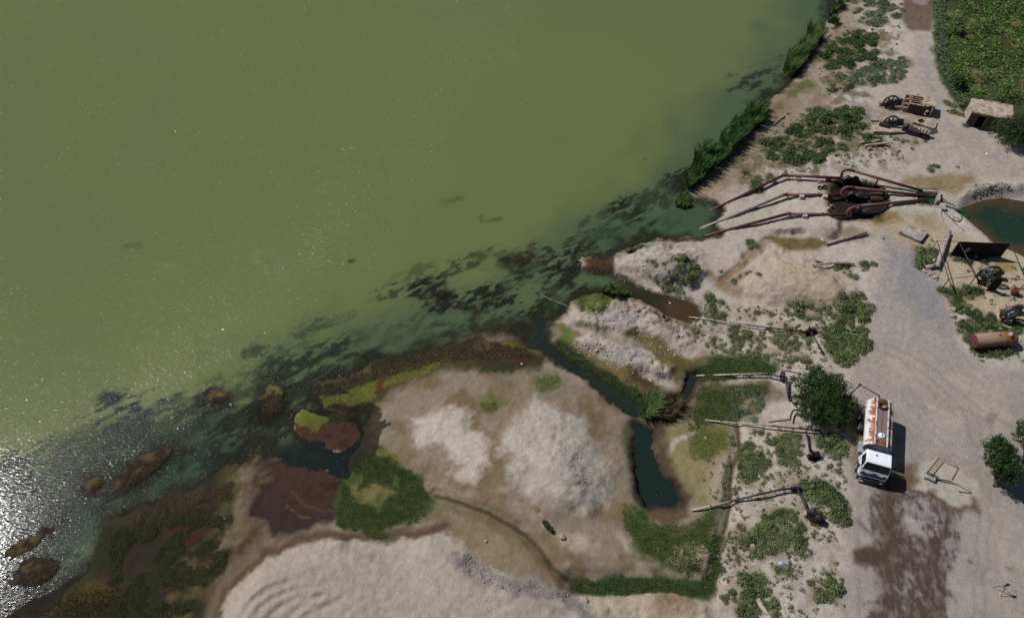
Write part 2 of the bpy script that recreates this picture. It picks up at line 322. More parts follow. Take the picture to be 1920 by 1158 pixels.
 ('p', [(1300,345),(1340,322),(1370,335),(1345,360),(1320,368)], (164,136,96), .8, .8, .8, None),
 ('s', [(1300,350),(1340,320),(1370,300),(1400,270)], (86,88,46), .8, .8, .6, .7),
 ('p', [(1410,215),(1440,190),(1480,180),(1500,190),(1470,225),(1430,240)], (134,110,82), .8, 1.0, .8, None),
 ('p', [(1478,160),(1510,150),(1530,158),(1520,175),(1480,182)], (88,96,48), .5, .8, .9, None),
 ('s', [(1520,110),(1532,80),(1548,60)], (96,96,52), .6, .6, .6, .8),
 ('s', [(1560,20),(1575,5),(1590,-20)], (96,92,52), .9, .6, .6, .8),
 ('p', [(1590,190),(1640,185),(1640,240),(1610,250),(1590,230)], (132,120,118), 1, 1, .7, None),
 ('p', [(1555,175),(1590,165),(1650,175),(1640,190),(1580,195)], (188,180,172), .5, .8, .8, None),
 ('p', [(1640,195),(1760,200),(1770,260),(1680,275),(1620,250)], (136,122,112), 1, 1, .7, (.6,.35,.6)),
 ('p', [(1290,350),(1420,230),(1520,100),(1640,20),(1690,60),(1650,180),(1720,200),(1760,280),(1690,320),(1560,330),(1400,345)], (134,118,98), 1, 1.5, .75, (.9,.45,.62)),
 ('p', [(1290,350),(1420,230),(1520,100),(1640,20),(1690,60),(1650,180),(1640,300),(1560,330),(1400,345)], (92,90,58), 1, 1.5, .7, (.6,.52,.66)),
 ('p', [(1340,560),(1620,560),(1600,690),(1590,1150),(1350,1150),(1370,790),(1460,700),(1330,660)], (150,134,112), 1, 1.5, .7, (1.1,.46,.62)),
 ('p', [(1340,560),(1500,560),(1600,690),(1590,1150),(1350,1150),(1370,790),(1460,700),(1330,660)], (188,176,160), 1, 1.5, .7, (.5,.52,.68)),
 # road and yard
 ('p', [(1690,-80),(1770,-80),(1748,60),(1750,110),(1768,160),(1795,215),(1820,240),(1880,262),(2300,300),(2300,345),(1880,330),(1800,320),(1700,300),(1640,300),(1560,312),(1600,296),(1680,290),(1740,262),(1745,205),(1640,180),(1600,160),(1700,150),(1705,90),(1690,40)], (170,157,142), .5, .8, 1, None),
 ('s', [(1728,60),(1732,100),(1748,160),(1775,230),(1830,280),(1900,310)], (158,148,142), 1.1, 1.0, .5, .8),
 ('p', [(1694,-10),(1752,-10),(1750,35),(1742,58),(1700,56),(1692,30)], (104,88,76), .5, .7, 1, None),
 ('p', [(1705,-60),(1745,-60),(1740,8),(1728,10),(1712,2)], (150,140,135), .5, .5, .6, None),
 ('p', [(1750,-80),(1748,60),(1750,110),(1768,160),(1795,205),(1830,240),(1920,245),(2100,250),(2200,100),(2200,-80)], (58,70,34), .5, .8, 1, None),
 ('p', [(1750,-80),(1748,60),(1750,110),(1768,160),(1795,205),(1830,240),(1920,245),(2100,250),(2200,100),(2200,-80)], (122,108,78), .5, .8, .8, (.45,.58,.72)),
 ('p', [(1655,430),(1680,425),(1760,440),(1800,560),(1790,640),(1850,690),(1925,700),(2150,720),(2300,1300),(1570,1300),(1588,1000),(1588,850),(1600,770),(1598,700),(1624,640),(1640,560),(1650,500)], (158,147,139), .6, .8, 1, None),
 ('p', [(1680,470),(1730,480),(1760,560),(1790,600),(1750,610),(1690,560),(1665,500)], (140,136,137), 1, 1.5, .95, None),
 ('p', [(1620,700),(1700,640),(1850,700),(1920,800),(1830,860),(1760,780),(1680,740)], (166,154,143), 2, 2, .6, None),
 ('p', [(1840,900),(1930,960),(1960,1200),(1760,1200),(1790,1020)], (164,153,142), 1.5, 1.5, .7, None),
 ('s', [(1700,690),(1760,745),(1850,790)], (150,138,128), .25, .4, .5, .8),
 ('s', [(1720,560),(1715,640),(1760,720),(1900,760)], (148,138,130), .3, .4, .5, .6),
 ('s', [(1650,660),(1700,700),(1780,715)], (172,160,148), .5, .6, .6, .6),
 ('p', [(1640,640),(1900,720),(2100,900),(2000,1250),(1790,1230),(1800,950),(1690,860),(1640,740)], (144,134,126), 2, 2, .55, (.35,.42,.62)),
 ('s', [(1690,600),(1672,690),(1690,760),(1760,830),(1850,870),(1940,880)], (170,160,149), .16, .22, .4, .55), ('s', [(1705,600),(1688,690),(1706,755),(1772,818),(1856,855),(1940,862)], (170,160,149), .16, .22, .4, .55),
 ('s', [(1640,655),(1720,690),(1800,760),(1830,850),(1836,960),(1826,1100),(1830,1220)], (138,128,120), .17, .22, .4, .55), ('s', [(1655,645),(1735,680),(1818,752),(1850,850),(1856,960),(1846,1100),(1850,1220)], (138,128,120), .17, .22, .4, .55),
 ('s', [(1780,700),(1860,760),(1930,800)], (172,162,150), .18, .25, .4, .5), ('s', [(1765,712),(1845,772),(1925,815)], (136,126,118), .15, .22, .4, .5),
 ('s', [(1690,480),(1668,560),(1655,640)], (166,156,146), .2, .3, .4, .5), ('s', [(1880,940),(1895,1040),(1880,1220)], (168,158,146), .18, .3, .4, .5), ('s', [(1612,905),(1608,1000),(1616,1200)], (134,124,116), .16, .25, .3, .5),
 ('p', [(1846,790),(1850,770),(1870,775),(1862,792)], (126,112,98), .2, .4, .6, None), ('p', [(1738,760),(1750,758),(1752,766),(1740,768)], (184,174,160), .2, .3, .7, None), ('s', [(1888,1062),(1894,1066)], (108,92,76), .15, .15, .2, .8), ('s', [(1816,1050),(1820,1052)], (96,78,64), .15, .15, .2, .8),
 ('p', [(1592,780),(1620,770),(1622,860),(1604,900),(1592,860)], (128,110,88), .6, .5, .8, None),
 ('p', [(1604,760),(1620,755),(1616,830),(1606,850)], (104,92,66), .4, .4, .9, None),
 ('p', [(1626,908),(1700,890),(1760,905),(1800,950),(1796,1030),(1778,1100),(1768,1230),(1640,1230),(1636,1080),(1630,1000)], (136,128,125), .4, .5, .95, None),
 ('p', [(1634,905),(1690,895),(1700,960),(1700,1020),(1770,1010),(1762,1230),(1644,1230),(1640,1080),(1632,1000)], (104,92,83), .5, 1.7, .9, (.9,.34,.52)),
 ('p', [(1634,905),(1690,895),(1770,925),(1800,960),(1782,1040),(1766,1230),(1644,1230),(1640,1080),(1632,1000)], (76,65,58), .5, 1.7, .85, (1.6,.42,.58,2.6)),
 ('p', [(1640,890),(1690,885),(1720,905),(1700,925),(1640,922)], (92,80,70), .4, .8, .85, (1.3,.34,.5)),
 ('s', [(1664,905),(1668,960),(1669,1010),(1655,1050)], (78,62,53), .42, .45, .6, .9),
 ('s', [(1672,1040),(1664,1100),(1668,1230)], (84,68,58), .5, .9, .9, .6),
 ('s', [(1776,960),(1768,1000),(1745,1060),(1735,1110),(1730,1230)], (80,64,55), .32, .5, .8, .85),
 ('p', [(1690,950),(1735,935),(1742,1000),(1715,1012),(1695,985)], (162,154,150), .6, .7, .85, (1.2,.3,.55)),
 ('p', [(1700,905),(1745,925),(1790,945),(1780,970),(1730,945),(1700,930)], (104,84,66), .4, .7, .8, (.9,.35,.55)),
 ('p', [(1596,1028),(1640,1022),(1660,1040),(1640,1062),(1600,1052)], (82,68,58), .35, .4, 1, None),
 ('p', [(1612,1056),(1630,1056),(1622,1068)], (104,96,72), .3, .3, .8, None),
 ('s', [(1608,975),(1622,990),(1634,1000)], (98,94,94), .18, .3, .2, .9),
 ('p', [(1718,870),(1760,858),(1800,880),(1832,910),(1836,935),(1815,955),(1780,948),(1750,925),(1712,915)], (174,163,150), .3, .5, .95, None),
 ('p', [(1688,875),(1715,865),(1722,900),(1705,915),(1685,905)], (110,92,66), .5, .5, .9, None),
 ('s', [(1740,922),(1775,945),(1800,955),(1830,950)], (92,74,56), .22, .3, .4, .9),
 ('s', [(1826,935),(1834,955)], (98,80,60), .35, .3, .4, .8),
 ('p', [(1740,905),(1760,910),(1755,930),(1742,925)], (120,92,66), .3, .3, .6, (1.6,.4,.6)),
 # around the pumps and the outfall
 ('p', [(1670,345),(1700,328),(1760,325),(1830,325),(1840,345),(1790,362),(1740,356)], (138,116,82), .8, 1, .9, None),
 ('p', [(1600,412),(1680,395),(1760,405),(1790,440),(1720,470),(1640,430)], (168,148,116), .8, 1, .8, None),
 ('p', [(1620,405),(1680,396),(1690,412),(1640,422)], (128,102,60), .5, .6, .8, None),
 ('p', [(1715,400),(1750,400),(1740,420),(1712,415)], (136,110,68), .6, .6, .6, None),
 ('p', [(1555,338),(1590,332),(1645,342),(1666,358),(1672,385),(1655,412),(1590,416),(1558,405),(1553,370)], (34,28,26), .4, .5, 1, None),
 ('p', [(1545,340),(1562,335),(1562,405),(1548,400)], (100,80,50), .4, .5, .8, None),
 ('s', [(1572,412),(1570,430),(1560,445)], (54,46,36), .5, .4, .5, .9),
 ('p', [(1570,430),(1600,425),(1640,440),(1620,455),(1580,450)], (120,104,78), .6, .6, .7, None),
 ('s', [(1532,318),(1528,300),(1515,285)], (82,80,46), .4, .4, .4, .9),
 ('p', [(1765,385),(1800,400),(1870,455),(1850,462),(1790,430)], (186,174,158), .4, .5, .7, None),
 ('p', [(1800,372),(1825,350),(1860,345),(1915,350),(1920,365),(1840,372),(1812,388)], (140,132,124), .4, .6, .9, None),
 ('p', [(1740,430),(1790,440),(1930,480),(1930,620),(1850,600),(1780,560)], (176,158,130), .6, .8, .95, None),
 ('p', [(1860,485),(1905,490),(1900,510),(1865,505)], (146,116,62), .6, .6, .8, None),
 ('p', [(1790,540),(1850,545),(1840,570),(1800,565)], (150,128,92), .8, .8, .6, None),
 # lower scrub: dry straw under the shrubs, lawns, ditch
 ('p', [(1330,560),(1520,600),(1620,560),(1600,690),(1480,690),(1330,670)], (140,124,92), 1, 1, .45, (.8,.45,.6)),
 ('p', [(1370,800),(1500,810),(1520,880),(1500,1000),(1400,1060),(1350,1060)], (140,126,98), 1, 1, .4, (.9,.45,.6)),
 ('p', [(1300,680),(1360,662),(1440,666),(1462,690),(1440,700),(1310,704)], (54,72,34), .6, 1.0, 1, None),
 ('p', [(1310,712),(1440,712),(1450,730),(1400,745),(1370,790),(1300,800),(1290,770)], (74,76,40), .6, .8, .95, None),
 ('p', [(1360,725),(1450,720),(1480,745),(1430,760),(1390,745)], (100,82,64), .5, .6, .7, None),
 ('p', [(1245,800),(1300,790),(1372,800),(1378,860),(1360,930),(1310,960),(1280,900),(1245,860)], (130,122,82), .6, .8, .95, None),
 ('p', [(1290,800),(1370,800),(1372,835),(1330,860),(1300,850)], (84,90,42), .7, .8, .9, None),
 ('p', [(1250,850),(1260,825),(1300,808),(1300,815),(1268,835),(1256,855)], (182,170,152), .3, .4, .9, None),
 ('p', [(1320,880),(1366,850),(1364,920),(1330,940)], (166,150,128), .7, .8, .7, None),
 ('s', [(1190,790),(1186,850),(1195,920),(1215,955),(1260,960),(1290,930),(1262,890),(1242,850),(1236,800)], (74,62,40), .55, .6, .6, .95),
 ('p', [(1200,948),(1280,945),(1295,965),(1262,985),(1215,975)], (92,76,56), .5, .6, .95, None),
 ('p', [(1168,950),(1200,955),(1220,985),(1290,980),(1330,950),(1350,960),(1335,1030),(1300,1090),(1250,1060),(1190,1030)], (64,76,36), .7, .8, .95, None),
 ('p', [(1255,1000),(1262,985),(1290,982),(1298,1000),(1280,1012)], (118,100,78), .4, .5, .95, None),
 ('p', [(1252,1050),(1270,1028),(1300,1018),(1332,1022),(1336,1050),(1318,1062),(1290,1062)], (162,142,116), .5, .5, .95, None),
 ('p', [(1270,1075),(1300,1072),(1318,1085),(1300,1092)], (164,148,130), .3, .4, .9, None),
 ('s', [(1078,1098),(1150,1096),(1240,1092),(1330,1104)], (48,64,32), .85, .4, .6, 1),
 ('s', [(818,928),(868,944),(915,960),(975,995),(1025,1045),(1052,1078),(1078,1098)], (66,58,36), .24, .16, .25, .95),
 ('s', [(822,940),(870,958),(940,990),(1000,1030),(1040,1075)], (92,86,56), .5, .5, .5, .5),
 ('s', [(1377,795),(1386,840),(1372,880),(1366,950),(1352,1010),(1340,1060),(1334,1100)], (66,50,34), .24, .14, .2, .95),
 ('s', [(1370,800),(1376,840),(1362,880),(1356,950),(1342,1010)], (166,152,132), .28, .3, .3, .7),
 ('s', [(1366,880),(1345,1030),(1332,1100)], (48,58,28), .35, .4, .5, .6),
 ('p', [(1000,702),(1045,696),(1056,715),(1030,728),(1008,720)], (84,98,50), .6, .6, .85, None),
 ('p', [(900,748),(935,742),(950,758),(920,768),(902,760)], (104,108,62), .5, .6, .85, None),
 ('p', [(1165,945),(1190,945),(1205,985),(1185,990)], (66,84,38), .5, .6, .8, None),
 ('p', [(1165,800),(1182,800),(1184,850),(1168,850)], (74,76,40), .5, .6, .8, None),
 ('p', [(1120,730),(1165,755),(1160,775),(1130,755)], (98,92,52), .5, .8, .8, None),
 ('p', [(1190,740),(1290,745),(1300,780),(1240,800),(1200,790)], (66,54,34), .6, .6, .9, None),
]
sX2, sY2 = shifted(X, Y, np.clip(hh, 0, 6)); near = ~far
sX2[~near] = X[~near]; sY2[~near] = Y[~near]
wx = (fbm(X, Y, .55, 31, 4) - .5) * 2 ; wy = (fbm(X, Y, .55, 57, 4) - .5) * 2
wx += (fbm(X, Y, 2.3, 33, 3) - .5) * .7; wy += (fbm(X, Y, 2.3, 59, 3) - .5) * .7
col = np.tile(alb(150,135,115), (len(X), 1)).astype(float)
def apply_layers(col, LX, LY, layers):
    for L in layers:
        pts = P2(L[1]); rgb = alb(*L[2])
        if L[0] == 'p':
            _, _, _, fe, wa, op, patch = L; wd = 0
        else:
            _, _, _, wd, fe, wa, op = L; patch = None
        m = 4 + wd + fe + wa * 2
        lo = pts.min(0) - m; hi = pts.max(0) + m
        k = np.nonzero((LX > lo[0]) & (LX < hi[0]) & (LY > lo[1]) & (LY < hi[1]))[0]
        if not len(k): continue
        qx = LX[k] + wx[k] * wa; qy = LY[k] + wy[k] * wa
        s = sdf(qx, qy, pts) if L[0] == 'p' else wd - segdist(qx, qy, pts, False)
        a = sstep(-fe, fe, s) * op
        if patch:
            sxx = patch[3] if len(patch) > 3 else 1.0; a = a * sstep(patch[1], patch[2], fbm(LX[k] * sxx, LY[k], patch[0], 77, 5))
        col[k] = col[k] * (1 - a[:, None]) + rgb * a[:, None]
apply_layers(col, sX2, sY2, LAY)
# wet dark rim at the water, river bed
dl = -wat1
rim = (1 - sstep(.05, .75, dl + wx * .35)) * (isl1 < -7) * .9
left = sstep(-3, 3, -(X - 2.0)); rim = np.maximum(rim, (1 - sstep(.2, 2.3, dl + wx * 1.6)) * .9 * left * (isl1 < -7))
dark = alb(40,33,24)
col = col * (1 - rim[:, None]) + dark * rim[:, None]
ir = (isl1 > -2) * (dl > -1)
red = np.zeros(len(X), bool); kk, s8 = sdf_box(X, Y, ISLES[7], 1.0); red[kk] = s8 > -.6
tt_ = sstep(.40, .68, fbm(X, Y, 1.3, 91, 4))[:, None]; ic = alb(42,35,24) * (1 - tt_) + alb(86,74,48) * tt_
m = (sstep(-.3, .3, isl1) * (~red))[:, None]; col = col * (1 - m) + ic * m
for pp in ([(405,738),(422,736),(420,752),(408,750)], [(505,722),(522,728),(528,745),(515,760),(510,740)], [(250,890),(290,868),(322,846),(326,856),(290,882),(258,897)]):
    k, s = sdf_box(X, Y, P2(pp), 1.5); a = sstep(-.3, .3, s + wx[k] * .4)[:, None]; col[k] = col[k] * (1 - a) + alb(100,96,48) * a
k = np.nonzero((isl1 > -3) & (~red))[0]; a = ((1 - sstep(0.0, .7, isl1[k] + wx[k] * .3)) * .85)[:, None]; col[k] = col[k] * (1 - a) + alb(30,25,18) * a
bed = sstep(.0, .5, -dl)[:, None]; col = col * (1 - bed) + alb(40,36,24) * bed
# broad mottling of dry ground
mot = (.90 + .20 * fbm(X, Y, .25, 101, 4)) * (.90 + .20 * fbm(X, Y, 1.9, 105, 3))
col *= mot[:, None]
dry = sstep(.10, .25, col.mean(1))[:, None]; lum = col.mean(1, keepdims=True); col = col * (1 - .16 * dry) + lum * .16 * dry; col *= 1 + .07 * dry

def grid_mesh(name, gx, gy, Z, keep, attrs):
    nx, ny = len(gx), len(gy); XX, YY = np.meshgrid(gx, gy)
    V = np.stack([XX.ravel(), YY.ravel(), Z.ravel()], 1)
    i, j = np.meshgrid(np.arange(nx - 1), np.arange(ny - 1)); a = (j * nx + i).ravel()
    F = np.stack([a, a + 1, a + nx + 1, a + nx], 1)
    if keep is not None: F = F[keep[F].any(1)]
    used = np.unique(F); remap = np.zeros(len(V), np.int64); remap[used] = np.arange(len(used))
    V = V[used]; F = remap[F]
    me = bpy.data.meshes.new(name)
    me.vertices.add(len(V)); me.vertices.foreach_set('co', V.ravel())
    me.loops.add(F.size); me.loops.foreach_set('vertex_index', F.ravel().astype(np.int32))
    me.polygons.add(len(F)); me.polygons.foreach_set('loop_start', (np.arange(len(F)) * 4).astype(np.int32))
    me.polygons.foreach_set('loop_total', np.full(len(F), 4, np.int32))
    me.update(); me.polygons.foreach_set('use_smooth', np.ones(len(F), bool))
    for an, arr in attrs.items():
        at_ = me.attributes.new(an, 'FLOAT_COLOR', 'POINT'); c4 = np.ones((len(used), 4)); c4[:, :3] = arr[used]
        at_.data.foreach_set('color', c4.ravel())
    o = bpy.data.objects.new(name, me); C.objects.link(o); return o

# ------------------------------------------------------------------ materials
MATS = {}
def newmat(name):
    m = bpy.data.materials.new(name); m.use_nodes = True; MATS[name] = m
    return m, m.node_tree, m.node_tree.nodes, m.node_tree.links, m.node_tree.nodes['Principled BSDF']
def nd(ns, t, **kw):
    n = ns.new(t)
    for k, v in kw.items():
        if k in n.inputs: n.inputs[k].default_value = v
        else: setattr(n, k, v)
    return n
def mathn(ns, ls, op, a, b):
    n = ns.new('ShaderNodeMath'); n.operation = op
    for i, v in enumerate((a, b)):
        if v is None: continue
        if hasattr(v, 'links'): ls.new(v, n.inputs[i])
        else: n.inputs[i].default_value = v
    return n.outputs[0]
def ground_mat():
    m, t, ns, ls, b = newmat('ground_soil')
    a = nd(ns, 'ShaderNodeAttribute', attribute_name='soil'); tc = ns.new('ShaderNodeTexCoord')
    n1 = nd(ns, 'ShaderNodeTexNoise', Scale=1.6, Detail=8.0, Roughness=.72); n2 = nd(ns, 'ShaderNodeTexNoise', Scale=5.5, Detail=5.0, Roughness=.75)
    v = nd(ns, 'ShaderNodeTexVoronoi', Scale=5.5); v2 = nd(ns, 'ShaderNodeTexVoronoi', Scale=2.2)
    for n in (n1, n2, v, v2): ls.new(tc.outputs['Object'], n.inputs['Vector'])
    r1 = nd(ns, 'ShaderNodeMapRange'); ls.new(n1.outputs['Fac'], r1.inputs['Value']); r1.inputs['From Min'].default_value = .3; r1.inputs['From Max'].default_value = .7; r1.inputs['To Min'].default_value = .84; r1.inputs['To Max'].default_value = 1.13
    r2 = nd(ns, 'ShaderNodeMapRange'); ls.new(n2.outputs['Fac'], r2.inputs['Value']); r2.inputs['From Min'].default_value = .3; r2.inputs['From Max'].default_value = .7; r2.inputs['To Min'].default_value = .82; r2.inputs['To Max'].default_value = 1.14
    # scattered darker pebbles
    pr = nd(ns, 'ShaderNodeMapRange'); ls.new(v2.outputs['Distance'], pr.inputs['Value']); pr.inputs['From Min'].default_value = .05; pr.inputs['From Max'].default_value = .16; pr.inputs['To Min'].default_value = .8; pr.inputs['To Max'].default_value = 1.0
    f = mathn(ns, ls, 'MULTIPLY', mathn(ns, ls, 'MULTIPLY', r1.outputs[0], r2.outputs[0]), pr.outputs[0])
    mx = ns.new('ShaderNodeVectorMath'); mx.operation = 'SCALE'; ls.new(a.outputs['Color'], mx.inputs[0]); ls.new(f, mx.inputs['Scale'])
    ls.new(mx.outputs[0], b.inputs['Base Color']); b.inputs['Roughness'].default_value = .93; b.inputs['Specular IOR Level'].default_value = .25
    h = mathn(ns, ls, 'ADD', mathn(ns, ls, 'MULTIPLY', n1.outputs['Fac'], .07), mathn(ns, ls, 'MULTIPLY', n2.outputs['Fac'], .05))
    h = mathn(ns, ls, 'SUBTRACT', h, mathn(ns, ls, 'MULTIPLY', v.outputs['Distance'], .02))
    bp = nd(ns, 'ShaderNodeBump', Strength=1.0, Distance=1.0); ls.new(h, bp.inputs['Height']); ls.new(bp.outputs[0], b.inputs['Normal'])
    return m
g = grid_mesh('ground', gx, gy, hh, None, {'soil': col}); g.data.materials.append(ground_mat()); g['kind'] = 'structure'

# ------------------------------------------------------------------ river
qx = axis((-96, -58, .4), (-58, 40, .2), (40, 64, .3)); qx = np.array(grow(-96, -1, 2600, .5)[::-1][:-1] + list(qx) + grow(64, 1, 500, .6)[1:])
qy = axis((14, 72, .2), (72, 126, .35)); qy = np.array(grow(14, -1, 900, .5)[::-1][:-1] + list(qy) + grow(126, 1, 1600, .5)[1:])
WX, WY = np.meshgrid(qx, qy); WX = WX.ravel(); WY = WY.ravel()
srw, watw, islw = base_fields(WX, WY)
nearw = (np.abs(WX) < 100) & (WY > 10) & (WY < 130)
wcol = np.tile(alb(105,115,71), (len(WX), 1))
def wblend(a, rgb):
    global wcol
    a = np.clip(a, 0, 1)[:, None]; wcol = wcol * (1 - a) + alb(*rgb) * a
wn = (fbm(WX, WY, .18, 201, 4) - .5)
wn2 = (fbm(WX, WY, .9, 211, 3) - .5)
# slight drift bands of silt
wblend(sstep(.02, .22, fbm(WX, WY, .03, 205, 3) - .5) * .35, (100,106,78))
# clearer green water along the shore
wblend((1 - sstep(2, 12, srw + wn * 10)) * .9, (76,92,66))
TEAL = P2([(1240,400),(1350,380),(1350,440),(1240,448),(1150,460),(1120,430)]); k, s = sdf_box(WX, WY, TEAL, 4); a = np.zeros(len(WX)); a[k] = sstep(-2.5, 1.5, s); wblend(a * .8, (62,84,62))
TEAL2 = P2([(330,860),(420,800),(480,800),(460,850),(380,900),(250,940),(150,1000),(60,1100),(0,1130),(100,1020),(200,930)]); k, s = sdf_box(WX, WY, TEAL2, 6); a = np.zeros(len(WX)); a[k] = sstep(-3.5, 2.0, s); wblend(a * .85, (54,74,60))
DARKW = P2([(-90,925),(60,880),(150,830),(260,790),(330,790),(400,760),(430,790),(330,870),(260,920),(180,960),(120,1010),(60,1080),(-90,1140)])
k, s = sdf_box(WX, WY, DARKW, 8); a = np.zeros(len(WX)); a[k] = sstep(-2.5, 3.0, s + wn[k] * 8); wblend(a * .85, (30,40,38))
# submerged weed beds, streaked along the current
c_, s_ = math.cos(R(34)), math.sin(R(34))
ux = WX * c_ + WY * s_; uy = -WX * s_ + WY * c_
st = fbm(ux * .5, uy * 1.5, .8, 301, 4); st2 = fbm(ux * .8, uy * 1.9, 1.5, 307, 4)
def weed(line, width, thr, dens, rgb=(28,31,22), soft=.05):
    pts = P2(line); k, s = sdf_box(WX, WY, pts, width + 5, False)
    reg = 1 - sstep(width * .45, width * 1.35, s + wn[k] * min(6, width * 2.2))
    t = st[k] * .45 + st2[k] * .55
    a2 = np.zeros(len(WX)); a2[k] = reg * sstep(.3, .7, st[k] + wn2[k] * .4); wblend(a2 * .5 * min(1, dens), (62,76,54))
    a = np.zeros(len(WX)); a[k] = sstep(thr + .02, thr + soft + .07, t + reg * .22 - .22) * np.clip(reg * 1.6, 0, 1) * (.45 + .55 * sstep(.35, .6, fbm(WX[k], WY[k], .16, 333, 3))); wblend(a * dens, rgb)
weed([(560,690),(700,640),(820,600),(930,560),(1050,520),(1160,470),(1250,420)], 3.4, .46, .4, (40,44,32))
weed([(0,1000),(120,930),(260,860),(400,790),(520,740),(600,700)], 5.0, .38, .8, (30,35,31))
weed([(1180,400),(1240,370),(1275,350)], 2.0, .36, .9, (34,40,32))
weed([(705,560),(770,530),(850,505),(905,492)], 1.7, .44, .75, (44,50,36))
weed([(800,550),(880,552),(960,545)], 2.0, .42, .9)
weed([(940,470),(990,470),(1040,480)], 1.6, .42, .85)
weed([(1010,500),(1060,500),(1100,455),(1160,420),(1230,370),(1270,345)], 3.0, .41, .95)
weed([(1030,530),(1050,510),(1070,540),(1010,580)], 3.0, .40, .9)
weed([(930,560),(980,570),(1010,600)], 2.2, .42, .8)
weed([(830,378),(860,375)], .9, .42, .5, (62,72,52)); weed([(905,410),(935,410)], .8, .42, .6, (56,66,46))
weed([(560,625),(600,610),(640,598),(665,590)], 1.0, .43, .6, (50,60,46)); weed([(470,660),(535,662)], 1.0, .40, .7, (42,50,42))
weed([(240,462),(262,460)], .5, .40, .4, (66,76,58)); weed([(700,620),(740,605)], .8, .45, .4, (56,62,46))
weed([(657,490),(661,489)], .28, .1, .95, (30,34,22)); weed([(1208,298),(1214,297)], .22, .2, .6, (50,56,40))
weed([(255,775),(320,765),(390,748)], 2.0, .40, .9, (26,34,32)); weed([(60,880),(150,835),(240,800)], 3.6, .36, .95, (24,32,34))
weed([(0,920),(60,890)], 3.5, .35, .95, (22,30,34)); weed([(0,960),(120,910),(200,900)], 3.2, .36, .95, (26,32,30)); weed([(0,1030),(60,990),(110,960)], 2.6, .36, .95, (28,34,32))
weed([(470,790),(540,770),(560,740)], 2.6, .34, .9, (36,38,30)); weed([(0,1120),(60,1100),(120,1060)], 2.6, .38, .9, (30,38,36))
weed([(1380,150),(1440,140),(1475,125),(1500,100)], 2.6, .44, .8, (30,38,34)); weed([(1250,350),(1280,325)], 1.4, .42, .8)
weed([(640,680),(760,650),(880,610)], 1.4, .46, .5, (44,50,38)); weed([(900,600),(960,600),(1000,615)], 1.2, .42, .7, (52,46,34))
# dark water hugging the banks and islets
nz = wn * 4.0 + wn2 * 1.6; wblend((1 - sstep(.0, 1.9, srw + nz)) * .92, (36,36,26)); wblend(np.where(islw > -7.9, (1 - sstep(.0, 1.6, -islw + nz)) * .92, 0), (30,28,21))
for pts, rgb in (([(1010,600),(1060,620),(1200,740),(1230,790),(1180,790),(1060,690),(990,640)], (36,44,38)), ([(540,830),(660,800),(680,850),(660,905),(560,880),(510,865)], (26,34,34)),
                 ([(1180,780),(1240,780),(1300,950),(1200,960),(1180,900)], (30,44,41)), ([(1250,548),(1320,560),(1320,605),(1255,600),(1232,572)], (74,56,38)), ([(1150,535),(1240,550),(1245,580),(1150,550)], (44,44,26)),
                 ([(1270,690),(1325,690),(1310,760),(1270,760)], (40,46,46))):
    k, s = sdf_box(WX, WY, P2(pts), 3); a = np.zeros(len(WX)); a[k] = sstep(-1.0, .8, s + wn2[k]); wblend(a * .92, rgb)
wz = np.zeros(len(WX)); keepw = watw > -2.0
